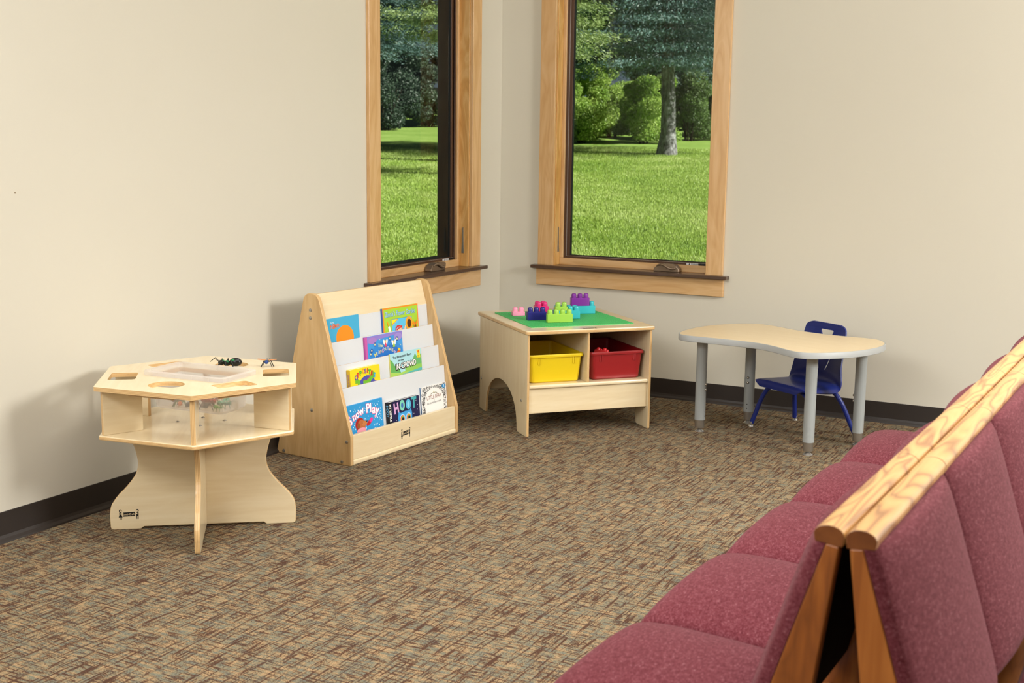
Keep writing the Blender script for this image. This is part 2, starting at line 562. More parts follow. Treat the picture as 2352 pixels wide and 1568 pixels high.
b = MB(); b.panel(bp, -YF, lambda u, v, n: (u, YF + n, v), M['base'], M['base']); struct(b.build('baseboard_left'))
b = MB(); b.panel(bp, XR, lambda u, v, n: (n, -u, v), M['base'], M['base']); struct(b.build('baseboard_right'))
# nail hole left in the plaster
struct(MB().lathe([(.003, 0), (.003, .0006)], (0, -3.24, 1.135), paint('#8C7C62'), 10, 'x').build('nail_hole'))

def ring(mb, x0, x1, z0, z1, wl, wr, wb, wt, y0, y1, m):
    mb.box((x0, y0, z0), (x1, y1, z0+wb), m, 0)
    mb.box((x0, y0, z1-wt), (x1, y1, z1), m, 0)
    mb.box((x0, y0, z0+wb), (x0+wl, y1, z1-wt), m, 2)
    mb.box((x1-wr, y0, z0+wb), (x1, y1, z1-wt), m, 2)

def window(name, X0, X1, rz, crank_x, label, slim=False):
    w = bpy.data.objects.new(name, None); COL.objects.link(w); w.rotation_euler = (0, 0, rz); w['kind'] = 'structure'
    w['label'] = label
    ZT = 2.19
    for a, bb in ((X0, X0+.0895), (X1-.0895, X1)):
        MB().box((a, -.019, .664), (bb, 0, ZT), M['honey'], 2).build('side_casing', w, .002)
    MB().box((X0-.01, -.021, ZT), (X1+.01, 0, ZT+.09), M['honey'], 0).build('head_casing', w, .002)
    MB().panel([(X0-.029, -.05), (X1+.031, -.05), (X1+.031, 0), (X1-.079, 0), (X1-.079, .058), (X0+.079, .058), (X0+.079, 0), (X0-.029, 0)],
               .018, XY(.646), M['stool'], M['stool']).build('stool', w, .003, label='dark brown sill board')
    MB().box((X0-.008, -.019, .556), (X1+.007, 0, .646), M['honey'], 0).build('apron', w, .0025)
    j0, j1 = X0+.0955, X1-.0955
    b = MB()
    for a, bb in ((X0+.0775, j0), (j1, X1-.0775)):
        b.box((a, 0, .664), (bb, .06, 2.26), M['pine'], 2)
    b.box((j0, 0, 2.2), (j1, .06, 2.26), M['pine'], 0)
    b.box((j0, .05, .64), (j1, .16, .664), M['pine'], 0)
    b.build('jamb', w, .0015)
    # the strike side of the sash is slimmer than the hinge side
    k = .012 if slim else .031
    b = MB(); ring(b, j0, j1, .664, 2.2, .018, .018*k/.031, .037, .037, .058, .085, M['honey']); b.build('sash', w, .002)
    b = MB(); ring(b, j0+.018, j1-.018*k/.031, .701, 2.163, .013, .013*k/.031, .010, .013, .07, .1, M['vinyl'])
    ring(b, j0+.031, j1-k, .711, 2.15, .019, .008 if slim else .019, .004, .012, .079, .1, M['vinyl']); b.build('glazing_frame', w, .0015)
    b = MB(); ring(b, j0+.029, j1-k+.002, .7105, 2.152, .0035, .002, .0015, .003, .0745, .0785, M['spacer']); b.build('spacer_bar', w)
    b = MB(); ring(b, j0+.05, j1-k-(.008 if slim else .019), .715, 2.138, .005, .002 if slim else .005, .003, .005, .085, .098 if slim else .16, M['dark']); b.build('outer_frame', w)
    MB().box((j0+.03, .0885, .7), (j1-k+.004, .0925, 2.16), M['glass']).build('pane', w)
    # folding crank on the stool
    b = MB()
    x = crank_x
    b.panel(rpoly([(x, .664), (x+.142, .664), (x+.139, .684), (x+.122, .701), (x+.06, .706), (x+.02, .697), (x+.004, .68)], .006),
            .04, lambda u, v, n: (u, .012 + n, v), M['taupe'], M['taupe'])
    b.build('crank_cover', w, .007, 3)
    b = MB()
    pts = catmull([(x+.02, .012, .693), (x+.045, .006, .702), (x+.07, .004, .695), (x+.092, .004, .684), (x+.118, .006, .683), (x+.126, .006, .69)], 5)
    b.tube(pts, [.004 + .003*math.sin(math.pi*i/len(pts)) for i in range(len(pts))], M['taupe'], 10)
    b.panel(rpoly([(x+.05, .7), (x+.122, .684), (x+.126, .702), (x+.112, .708), (x+.06, .709)], .004), .016, lambda u, v, n: (u, n, v), M['taupe'], M['taupe'])
    b.build('crank_handle', w, .003)
    # sash lock lever on the hinge side
    b = MB()
    lx = j0 if name == 'window_2' else j1
    sg = 1 if name == 'window_2' else -1
    b.panel(rpoly([(.026, .735), (.04, .735), (.036, .8), (.034, .87), (.03, .87), (.029, .8)], .003), .006*sg, FX(lx), M['steel'], M['steel'])
    b.build('lock_lever', w)
    # printed caution strip on the glazing frame
    b = MB(); fr = lambda u, v, n: (u, .0785 - n - .009, v)
    s0 = j1-k-.118
    put_poly(b, [(s0, .7015), (s0+.065, .7015), (s0+.065, .7115), (s0, .7115)], M['white'], fr, .0003)
    put_poly(b, [(s0+.068, .7015), (s0+.116, .7015), (s0+.116, .7115), (s0+.068, .7115)], M['black'], fr, .0003)
    put_poly(b, [(s0+.012, .7025), (s0+.022, .7025), (s0+.017, .7105)], M['black'], fr, .0005)
    put_text(b, 'WARNING', s0+.025, .7035, .006, M['black'], fr, .0005, bold=.02)
    b.build('caution_label', w, label='white and black printed caution strip')
    return w
window('window_2', WIN_R[0], WIN_R[1], 0, .91, 'casement window with maple trim on the right wall', True)
window('window_1', WIN_L[0], WIN_L[1], R(90), -.70, 'casement window on the left wall seen at a slant')

# ------------------------------------------------------------------ discovery table with six sides
HX, HY, HR = .444, -2.892, R(-51.9)
DH = 1.6                       # the cut-outs were laid out a little off the leg cross
ht = thing('activity_table', 'six-sided birch play table with cut-out top and crossed panel base', 'table', (HX, HY, 0), HR)
RT = .368
HV = [Vector((math.cos(k*math.pi/3), math.sin(k*math.pi/3))) for k in range(6)]
def hexa(r, cr): return rpoly([tuple(p*r) for p in HV], cr, 4)
def polar(d, r): return (r*math.cos(R(d + DH)), r*math.sin(R(d + DH)))
holes = []
for k, d in enumerate((-90, -30, 30, 90, 150, 210)):
    if d in (-30, 150):
        c = polar(d, .197); holes.append(circ(c[0], c[1], .058, n=32))
    else:
        rr = .25 if abs(d) == 90 else .232
        c = polar(d, rr); holes.append(rect(c[0], c[1], .088, .128, R(d + DH), .014, 4))
TA = R(55 + DH)
holes.append(rect(.008, 0, .305, .170, TA, .02, 4))
MB().panel(hexa(RT, .012), .0148, XY(.5152), M['birch'], M['ply'], holes).build('tabletop', ht, .0045, 3)
MB().panel(hexa(.357, .012), .0145, XY(.3535), M['birch'], M['ply']).build('lower_shelf', ht, .004, 3)
for k in range(6):
    q_ = HV[k].normalized(); c, s = q_.x, q_.y
    fr = lambda u, v, n, c=c, s=s: (c*u - s*(n-.008), s*u + c*(n-.008), v)
    MB().panel([(.210, .368), (.343, .368), (.343, .515), (.210, .515)], .016, fr, M['birch'], M['ply']).build('divider', ht, .0015)
for d in (-30, 30):
    c, s = polar(d, 1)
    fr = lambda u, v, n, c=c, s=s: (c*u - s*v, s*u + c*v, .502 + n)
    MB().panel([(.17, -.055), (.285, -.085), (.285, .085), (.17, .055)], .013, fr, M['birch'], M['ply']).build('pocket_floor', ht, .0015)
half = [(.350, .252), (.30, .228), (.258, .216), (.223, .213), (.188, .224), (.149, .253), (.12, .281), (.091, .302), (.07, .309), (.045, .311)]
def leg_outline():
    pr = [(p[1], p[0]) for p in catmull([(h, z, 0) for z, h in [(z, h) for z, h in half]], 4)]
    rt = [(h, z) for z, h in pr]
    rt += rpoly([(.311, .04), (.309, 0), (.21, 0), (.2, .008), (0, .008)], [0, .012, .006, .004, 0], 4)[1:]
    return rt                      # from top right down to the centre line of the foot
ro = leg_outline()
full = ro[:-1] + [(-x, z) for x, z in ro[:-1]][::-1]
MB().panel(full, .018, lambda u, v, n: (n-.009, u, v), M['birch'], M['ply']).build('leg_panel', ht, .003, 3)
b = MB()
for sg in (1, -1):
    o = [(.0095*sg, .35)] + [(x*sg, z) for x, z in ro[:-1]] + [(.0095*sg, .008)]
    b.panel(o, .018, lambda u, v, n: (u, n-.009, v), M['birch'], M['ply'])
b.build('leg_panel', ht, .003, 3)
for p in ((0, -.08), (0, .076), (-.055, 0), (.07, 0)):
    bolt(ht, (p[0], p[1], .368), 'z', .0065, 1, 'shelf_screw')
emblem(ht, lambda u, v, n: (.009 + n, u, v), -.281, .036, .066, .033)

# frosted tub hanging in the middle cut-out
tb = thing('plastic_tub', 'frosted clear tub of toy insects set into the six-sided table top', 'tub', (HX, HY, 0), HR + TA)
def loft(mb, rings, m, close_bottom=True):
    n = len(rings[0]); V = [p for r in rings for p in r]; F = []
    for i in range(len(rings)-1):
        for k in range(n):
            k2 = (k+1) % n
            F.append((i*n+k, i*n+k2, (i+1)*n+k2, (i+1)*n+k))
    if close_bottom: F.append(tuple((len(rings)-1)*n + k for k in range(n)))
    mb.add(V, F, m, smooth=False)
tcx, tcy = .008*math.cos(TA), -.008*math.sin(TA)
def rr(w, h, r, z): return [(x + tcx, y + tcy, z) for x, y in rect(0, 0, w, h, 0, r, 6)]
b = MB()
loft(b, [rr(.336, .198, .03, .532), rr(.336, .198, .03, .545), rr(.326, .188, .027, .548), rr(.300, .162, .02, .546), rr(.293, .157, .02, .535), rr(.276, .142, .02, .426), rr(.262, .128, .02, .417)], M['frost'])
b.build('tub_body', tb, 0)
for x in (-.1, -.03, .04, .11):
    MB().box((x+tcx, -.0998+tcy, .533), (x+.002+tcx, -.0990+tcy, .545), M['frost']).build('rim_rib', tb)
    MB().box((x+tcx, .0990+tcy, .533), (x+.002+tcx, .0998+tcy, .545), M['frost']).build('rim_rib', tb)

TW = Matrix.Translation((HX, HY, 0)) @ Matrix.Rotation(HR + TA, 4, 'Z')
def bug(name, label, loc, rz, s, body, legs, spots=None, wings=None, lift=.35, parent_m=None, group=None, tilt=0, knee=.22, flat=1.0):
    """toy insect; legs reach down to z = 0 of its own frame"""
    mat = (parent_m or Matrix.Identity(4)) @ Matrix.Translation(loc) @ Matrix.Rotation(rz, 4, 'Z') @ Matrix.Rotation(tilt, 4, 'X')
    t = thing(name, label, 'toy', mat=mat, group=group)
    bm, lm = paint(body, .3), paint(legs, .35)
    b = MB(); z = lift*s
    b.ell((-.42*s, 0, z+.06*s), (.36*s, .24*s, .24*s), bm)
    b.ell((.06*s, 0, z), (.22*s, .17*s, .16*s), bm)
    b.ell((.38*s, 0, z+.03*s), (.18*s, .16*s, .15*s), bm)
    b.build('body', t)
    b = MB()
    for sd in (-1, 1):
        for k, x in enumerate((-.1, .06, .22)):
            a = (k-1)*.55
            dx, dy = math.sin(a), math.cos(a)*sd
            b.tube([(x*s, .1*s*sd, z), ((x+.3*dx)*s, .42*dy*s, z+knee*s), ((x+.55*dx)*s, .72*dy*s, .03*s), ((x+.62*dx)*s, .82*dy*s, .02*s)], [.05*s, .045*s, .035*s, .02*s], lm, 7)
        b.tube([(.5*s, .06*s*sd, z+.1*s), (.72*s, .16*s*sd, z+.3*s), (.95*s, .22*s*sd, z+.12*s)], .018*s, lm, 6)
    b.build('legs', t)
    if spots:
        b = MB(); sm = paint(spots, .35)
        b.ell((.06*s, .1*s, z+.1*s), (.12*s, .06*s, .08*s), sm); b.ell((-.3*s, .16*s, z+.2*s), (.1*s, .08*s, .06*s), sm)
        b.ell((.3*s, -.1*s, z+.12*s), (.09*s, .06*s, .06*s), sm); b.build('markings', t)
    if wings:
        b = MB(); wm = paint(wings, .4)
        for sd in (-1, 1):
            for q in (.1, -.12):
                o = [(q*s, .04*s*sd), ((q+.2)*s, .5*s*sd), ((q+.17)*s, 1.1*s*sd), ((q-.12)*s, 1.14*s*sd), ((q-.17)*s, .5*s*sd)]
                b.panel(o if sd > 0 else o[::-1], .02*s, lambda u, v, n: (u, v, z+.2*s + n + abs(v)*.1), wm, wm)
        b.build('wings', t)
    return t
HM = Matrix.Translation((HX, HY, 0)) @ Matrix.Rotation(HR, 4, 'Z')
HT_ = Matrix.Translation((HX, HY, .53))
def ontop(x, y): return HT_ @ Matrix.Translation(Matrix.Rotation(R(-50.33), 3, 'Z') @ Vector((x, y, 0)))
bug('toy_ant', 'big black toy insect with green marks beside the far round hole of the play table', (0, 0, 0), R(212), .062, '#0C0D0E', '#0E1010', '#1E7A45', parent_m=ontop(-.128, .088), lift=.22, knee=.16)
bug('toy_fly', 'small blue toy fly with orange wings on the play table top', (0, 0, 0), R(118), .030, '#1C3A78', '#101316', '#3E8C2E', '#D98A4E', parent_m=ontop(-.118, .222), lift=.55, knee=.12)

g = 'toy insects lying in the frosted tub'
for nm, lb, lo, rz, s, bd, lg, sp, wg in (
    ('toy_beetle', 'brown toy beetle pressed to the left end of the frosted tub', (-.088, -.008, .421), .4, .034, '#5A3326', '#4A2A20', None, None),
    ('toy_locust', 'green and orange toy insect near the left end of the frosted tub', (-.06, -.035, .419), 2.2, .034, '#D8702A', '#3E7A3A', '#4E8C3E', None),
    ('toy_ant', 'black toy ant with a yellow spot in the frosted tub', (-.012, -.03, .419), 1.3, .036, '#15171A', '#15171A', '#D8B52E', None),
    ('toy_ladybug', 'red toy insect in the middle of the frosted tub', (.018, .024, .421), .2, .042, '#B5262C', '#7A1C20', None, None),
    ('toy_fly', 'black toy fly at the front side of the frosted tub', (.048, -.03, .419), 1.9, .04, '#1A1C1E', '#15171A', None, None),
    ('toy_grasshopper', 'teal green toy grasshopper at the right end of the frosted tub', (.086, .018, .421), .5, .036, '#3E9C7E', '#2E7A5E', None, '#5CB496'),
    ('toy_caterpillar', 'bright green toy bug low at the right end of the frosted tub', (.094, -.030, .421), .1, .026, '#4FA53A', '#5C9A3A', '#C8468A', None)):
    bug(nm, lb, lo, rz, s, bd, lg, sp, wg, parent_m=TW, group=g)

# ------------------------------------------------------------------ book display stand
SX, SY, SA = .001, -1.959, .086
STM = Matrix.Translation((SX, SY, 0)) @ Matrix.Rotation(-SA, 4, 'Z')     # local x = depth, y = width
st = thing('book_stand', 'birch book display stand with four white tiers against the left wall', 'book stand', (SX, SY, 0), -SA)
SW = .751
prof = rpoly([(0, 0), (.414, 0), (.414, .124), (.243, .697), (.171, .697)], [.004, .006, .03, .05, .045], 7)
for u0, u1 in ((0, .018), (SW-.018, SW)):
    MB().panel(prof, .018, lambda u, v, n, u0=u0: (u, u0 + n, v), M['birch_shaded'], M['ply'], grain='v').build('side_panel', st, .003, 3)
for i, (x, z) in enumerate([(.204, .627), (.203, .595), (.204, .209), (.393, .10), (.366, .012), (.042, .012)]):
    bolt(st, (x, 0, z), 'y', .0075, -1)
    bolt(st, (x, SW, z), 'y', .0075, 1)
MB().panel([(.018, 0), (SW-.018, 0), (SW-.018, .112), (.018, .112)], .012, lambda u, v, n: (.213 - n + (.112 - v)*.29, u, .58 + v), M['birch'], M['ply']).build('header_panel', st, .002)
RV = [.245, .279, .312, .345]; RZ = [.584, .493, .400, .310]; LZ = [.375, .285, .2, .03]; K = .08
for i in range(4):
    v0, z0, zl = RV[i], RZ[i], LZ[i]
    fr = lambda u, v, n, v0=v0, z0=z0: (v0 + K*(z0 - v) - n, u, v)
    MB().panel([(.0185, zl), (SW-.0185, zl), (SW-.0185, z0), (.0185, z0)], .005, fr, M['white'], M['ply']).build('tier_board', st, .0008, label='white laminated tier board')
for i in range(3):
    x0 = RV[i] + K*(RZ[i]-LZ[i]) + .0004; x1 = RV[i+1] + K*(RZ[i+1]-LZ[i]) - .0056
    MB().box((x0, .019, LZ[i]-.008), (x1, SW-.019, LZ[i]), M['birch'], 1).build('ledge', st)
MB().box((.373, .019, .022), (.392, SW-.019, .03), M['birch'], 1).build('ledge', st)
MB().box((.392, .0185, .022), (.408, SW-.0185, .125), M['birch'], 1).build('front_rail', st, .002)
MB().panel(rpoly([(.385, 0), (.413, 0), (.413, .022), (.385, .022)], [0, .008, .009, 0]), SW-.037, lambda u, v, n: (u, .0185 + n, v), M['ply'], M['birch']).build('toe_rail', st)
emblem(st, lambda u, v, n: (.408 + n, u, v), .338, .048, .064, .042)

def C(h, r=.35): return paint(h, r, .4)
def book(name, label, row, u0, w, h, th, bg, spine, art, rot=0.0, board=False, page='#E8E2D4', lean=0.0):
    i = row
    zb = LZ[i] + .0005
    xb = RV[i] + K*(RZ[i] - zb) + .0006
    up = Vector((-K, 0, 1)).normalized(); nn = Vector((1, 0, K)).normalized(); rt = Vector((0, 1, 0))
    loc = Vector((xb, u0, zb))
    m = Matrix(((rt.x, up.x, nn.x, loc.x), (rt.y, up.y, nn.y, loc.y), (rt.z, up.z, nn.z, loc.z), (0, 0, 0, 1)))
    m = STM @ m
    if rot: m = m @ Matrix.Rotation(rot, 4, 'Z')
    t = thing(name, label, 'book', mat=m, group='picture books on the display stand')
    cv = C(bg)
    ct = .0016 if board else .0006
    r = .008 if board else .0015
    MB().panel(rpoly([(.0015, .0015), (w-.0015, .0015), (w-.0015, h-.0015), (.0015, h-.0015)], r), th - 2*ct, lambda u, v, n: (u, v, ct + n), C(page, .7), C(page, .7)).build('pages', t)
    b = MB()
    b.panel(rpoly([(0, 0), (w, 0), (w, h), (0, h)], r), ct, lambda u, v, n: (u, v, th - ct + n), cv, cv)
    b.box((-.0008, 0, 0), (.0006, h, th), C(spine))
    fr = lambda u, v, n: (u, h + v, th + n)
    lay = [0]
    class A:
        hold = None
        def poly(s, pts, c):
            if s.hold is None: lay[0] += 1
            put_poly(b, pts, C(c), fr, .00004*lay[0] + .0001 + (.00003*s.hold if s.hold else 0))
        def disc(s, x, y, rx, ry, c, rot=0, n=24): s.poly(circ(x, y, rx, ry, n, rot), c)
        def text(s, tx, x, y, size, c, rot=0, bold=.01, width=None, sx=1.0): lay[0] += 1; put_text(b, tx, x, y, size, C(c), fr, .00004*lay[0] + .0001, rot, bold, width, sx)
        def star(s, x, y, r, c):
            s.poly([(x + (r if k % 2 == 0 else r*.45)*math.cos(math.pi*k/5 + .3), y + (r if k % 2 == 0 else r*.45)*math.sin(math.pi*k/5 + .3)) for k in range(10)], c)
        def side_text(s, tx, y, size, c):
            put_text(b, tx, y, 0, size, C(c), lambda u, v, n: (-.0008 - n, h - u, th*.25 + v), .0003, bold=.01)
    art(A(), w, h)
    b.build('cover', t)
    b = MB(); b.panel([(0, 0), (w, 0), (w, h), (0, h)], ct, lambda u, v, n: (u, v, n), cv, cv); b.build('back_cover', t)
    return t

def art_sea(a, w, h):
    a.poly([(0, -h), (w, -h), (w, -.12), (0, -.12)], '#2F97C4')
    a.disc(.118, -.088, .056, .052, '#EE8E1E')
    a.text('Finding', .032, -.02, .005, '#E8F2F6', .02)
    a.text('NEMO', .030, -.043, .017, '#E46A28', .03, .03, width=.056)
book('picture_book', 'thin blue paperback with a big orange disc, top tier at left', 0, .036, .212, .213, .004, '#43A9D2', '#3A92B8', art_sea)

def art_flower(a, w, h):
    a.poly([(.0, -.006), (w, -.006), (w, 0), (0, 0)], '#F08C28')
    a.poly([(.0, -h), (.008, -h), (.008, 0), (0, 0)], '#EE8A2C'); a.poly([(w-.006, -h), (w, -h), (w, 0), (w-.006, 0)], '#F08C28')
    a.text("Zinnia's Flower Garden", .0165, -.0395, .021, '#3F6FB0', 0, .035, width=.215)
    a.text("Zinnia's Flower Garden", .017, -.039, .021, '#A8D8EA', 0, .0, width=.214)
    a.poly([(.058, -h+.01), (.203, -h+.01), (.203, -.052), (.058, -.052)], '#2E86B8')
    a.poly([(.060, -h+.012), (.201, -h+.012), (.201, -.054), (.060, -.054)], '#5CBEE6')
    a.poly([(.060, -.054), (.105, -.054), (.1, -.062), (.093, -.06), (.09, -.07), (.082, -.067), (.077, -.08), (.071, -.072), (.063, -.084), (.060, -.074)], '#F0A01E')
    a.poly([(.060, -.054), (.097, -.054), (.085, -.063), (.072, -.069), (.060, -.072)], '#F7E32E')
    for k in range(16): a.disc(.182+.019*math.cos(k*.393), -.082+.023*math.sin(k*.393), .009, .005, '#F2A31F', k*.393)
    a.disc(.182, -.082, .015, .019, '#4A2A18')
    a.poly([(.181, -.104), (.185, -.104), (.186, -.15), (.181, -.15)], '#3F8C34'); a.disc(.175, -.125, .014, .005, '#3F8C34', .5); a.disc(.195, -.12, .012, .004, '#3F8C34', 2.2)
    a.disc(.108, -.108, .025, .025, '#E0662C'); a.disc(.105, -.11, .022, .022, '#F4C8A4')
    a.poly([(.08, -.112), (.083, -.092), (.095, -.083), (.11, -.082), (.118, -.088), (.132, -.085), (.131, -.092), (.118, -.097), (.1, -.1), (.086, -.118)], '#CE2B26')
    a.poly([(.083, -.108), (.088, -.097), (.1, -.09), (.117, -.09), (.117, -.093), (.1, -.094), (.09, -.1), (.086, -.112)], '#8CB8DC')
    a.disc(.15, -.1, .005, .011, '#F4C8A4', -.3); a.disc(.1, -.108, .0015, .002, '#2a2a2a'); a.disc(.113, -.107, .0015, .002, '#2a2a2a')
    a.poly([(.025, -.06), (.03, -.058), (.038, -.078), (.033, -.081)], '#F0A01E')
    a.poly([(.031, -.083), (.043, -.08), (.05, -.1), (.045, -.113), (.035, -.103)], '#F2F2F0')
    for sx in (-1, 1):
        a.poly([(.224, -.09), (.224+sx*.013, -.07), (.224+sx*.018, -.085), (.224+sx*.01, -.095)][::sx], '#E88A1C'); a.poly([(.224, -.093), (.224+sx*.011, -.097), (.224+sx*.007, -.108)][::-sx], '#C8601A')
    a.disc(.224, -.09, .0015, .015, '#2A1A10')
    a.poly([(.03, -.165), (.05, -.165), (.05, -.118), (.03, -.118)], '#F2EEE6'); a.poly([(.033, -.14), (.047, -.14), (.047, -.126), (.033, -.126)], '#C8342C')
book('picture_book', 'lime green hardback with a sunflower and a girl in a red hat, top tier', 0, .401, .251, .219, .009, '#A5CF3A', '#3563A5', art_flower)

def art_fairies(a, w, h):
    a.poly([(0, -h), (.016, -h), (.016, 0), (0, 0)], '#C45AA6')
    a.poly([(.016, -.03), (.016, 0), (w, 0), (w, -.03), (.2, -.012), (.1, -.018)], '#8E7CCB')
    a.disc(.14, -.09, .11, .06, '#2E86D2'); a.disc(.15, -.1, .085, .05, '#2470C4')
    a.disc(.225, -.022, .028, .016, '#9C8ACF'); a.disc(.05, -.02, .028, .014, '#A47CC4')
    for x, y, q in ((.065, -.038, .006), (.042, -.062, .006), (.034, -.076, .006), (.168, -.024, .006), (.217, -.031, .007), (.16, -.105, .006), (.06, -.112, .005), (.205, -.12, .005), (.1, -.02, .003), (.13, -.1, .003), (.24, -.06, .003), (.05, -.1, .003)):
        if q > .005: a.disc(x, y, q*1.5, q*1.5, '#1E56A8')
        a.star(x, y, q, '#F4EC9C')
    a.text('The', .083, -.051, .014, '#D8E4A0', -.12, .012)
    x = .06; cols = ['#D8D890', '#C8C0E8', '#9CC8EC', '#E8C890', '#B8D8A8', '#E8A8C0', '#A8C8EC', '#D8E8A0', '#F0C8A0', '#C0D0F0', '#E8E0A0', '#D0B8E8', '#B8E0D0', '#F0D8A0', '#C8C8F0', '#E0B8D0']
    word = 'Midnight Fairies'; wd = [.016, .006, .011, .011, .006, .011, .011, .008, .006, .010, .010, .006, .007, .006, .010, .010]
    for k, ch in enumerate(word):
        yy = -.098 + .000 + .026*math.sin(math.pi*(k+1)/17)
        if ch != ' ': a.text(ch, x, yy, .0175 if ch.isupper() else .0165, cols[k], (.45 - k*.05), .015)
        x += wd[k]
    for fx, fy, c1 in ((.135, -.042, '#D8466A'), (.192, -.05, '#9CC83A')):
        a.disc(fx-.008, fy+.006, .007, .013, '#E8F0F4', .4); a.disc(fx+.008, fy+.006, .007, .013, '#DCE8F0', -.4)
        a.poly([(fx-.009, fy-.014), (fx+.009, fy-.014), (fx+.003, fy+.003), (fx-.003, fy+.003)], c1)
        a.disc(fx, fy+.008, .005, .005, '#F0C898'); a.disc(fx, fy+.012, .005, .003, '#E8C03A')
    a.disc(.222, -.088, .014, .008, '#D86A2A', .4); a.disc(.225, -.078, .01, .005, '#F0C83A', -.3); a.disc(.22, -.112, .015, .008, '#C8285A')
    a.poly([(.085, -.128), (.1, -.128), (.093, -.098), (.082, -.112)], '#EEF2F4'); a.poly([(.112, -.128), (.1, -.128), (.122, -.098), (.13, -.112)], '#F4F6F6')
    a.poly([(.03, -.128), (.048, -.128), (.045, -.108), (.035, -.105)], '#E8ECF0')
book('picture_book', 'blue and purple hardback about fairies, alone on the second tier', 1, .241, .255, .206, .008, '#3F96DA', '#B24C98', art_fairies)

def art_opposites(a, w, h):
    a.disc(.105, -.098, .062, .062, '#4B50A6'); a.disc(.16, -.1, .03, .034, '#5157B0'); a.poly([(.045, -h), (.19, -h), (.19, -.1), (.045, -.1)], '#4B50A6')
    pts = catmull([(.03, -.052, 0), (.05, -.055, 0), (.052, -.072, 0), (.04, -.084, 0), (.052, -.098, 0), (.068, -.108, 0)], 5)
    pts2 = catmull([(.08, -.064, 0), (.1, -.065, 0), (.115, -.062, 0), (.13, -.052, 0), (.146, -.04, 0), (.152, -.028, 0)], 5)
    for P, q in ((pts, .009), (pts2, .0095)):
        L = []; Rr = []
        for i, p in enumerate(P):
            t = (P[min(i+1, len(P)-1)] - P[max(i-1, 0)]).normalized(); nrm = Vector((-t.y, t.x, 0))
            L.append((p.x+nrm.x*q, p.y+nrm.y*q)); Rr.append((p.x-nrm.x*q, p.y-nrm.y*q))
        a.poly(L + Rr[::-1], '#6CB52E')
    for x, y in ((.085, -.054), (.097, -.054), (.109, -.052), (.12, -.046), (.13, -.038)): a.poly([(x-.003, y-.004), (x+.003, y-.004), (x, y+.005)], '#C2402A')
    for x, y in ((.045, -.07), (.045, -.088), (.058, -.1), (.038, -.06)): a.disc(x, y, .0022, .0022, '#C24A2A')
    cs = ['#6A3FA0', '#D8342C', '#4FA83A', '#F09A1E', '#6A3FA0', '#D8342C', '#4FA83A', '#C8302A', '#2FA8DC']
    x = .03
    for k, ch in enumerate('OPPOSITES'):
        y = -.057 + .031*math.sin(math.pi*(k+.8)/9.6) + (.002 if k % 2 else 0)
        a.text(ch, x, y, .0185, cs[k], .32 - .075*k, .045)
        x += .0075 if ch == 'I' else .0155
    a.text('Who\'s', .085, -.083, .005, '#1E1E3A'); a.text('small', .085, -.094, .005, '#1E1E3A')
    a.disc(.172, -.09, .009, .012, '#5157B0'); a.disc(.168, -.075, .006, .004, '#F0DC28')
    a.side_text('OPPOSITES', .02, .008, '#8A4A9C')
book('board_book', 'yellow board book of opposites with a green snake, third tier at left', 2, .092, .192, .176, .0185, '#E6D321', '#D9B324', art_opposites, board=True)

def art_crowd(a, w, h):
    a.poly([(0, -h), (w, -h), (w, -.075), (.14, -.082), (.06, -.09), (0, -.08)], '#A9CE5E')
    a.poly([(0, -.08), (0, -.024), (.012, -.03), (.03, -.055), (.045, -.06), (.06, -.075), (.07, -.09)], '#63AC58')
    a.poly([(.135, -.062), (.16, -.038), (.175, -.018), (.19, -.036), (.205, -.03), (w, -.022), (w, -.078)], '#66B068')
    a.poly([(.1, -.07), (.14, -.064), (w, -.07), (w, -.09), (.1, -.09)], '#8CC45A')
    a.poly([(.058, -.1), (w, -.085), (w, -.11), (.06, -.124)], '#5CB6B4')
    a.poly([(.02, -.14), (w, -.118), (w, -.16), (.02, -.16)], '#E8DEA4')
    a.poly([(.186, -.004), (.212, -.004), (.21, -.012), (.212, -.04), (.188, -.04), (.19, -.02)], '#F0E03A'); a.disc(.2, -.013, .007, .006, '#E0702A'); 
    for k in range(3): a.text('FIRST TIME BOOK'.split()[k], .191, -.025 - k*.007, .0035, '#6A4A1A')
    a.text('The Berenstain Bears', .018, -.0235, .0105, '#151515', .02, .012, width=.132)
    a.text('and the', .052, -.0385, .009, '#151515', .02, .012, width=.04)
    a.text('IN-CROWD', .0335, -.0735, .0235, '#1A1A1A', .035, .095, width=.148)
    a.text('IN-CROWD', .0355, -.072, .0225, '#F8F8F4', .035, .02, width=.144)
book('picture_book', 'pale blue and green paperback with bold white capitals, third tier at right', 2, .373, .220, .204, .006, '#A9D9E2', '#DCD27C', art_crowd)

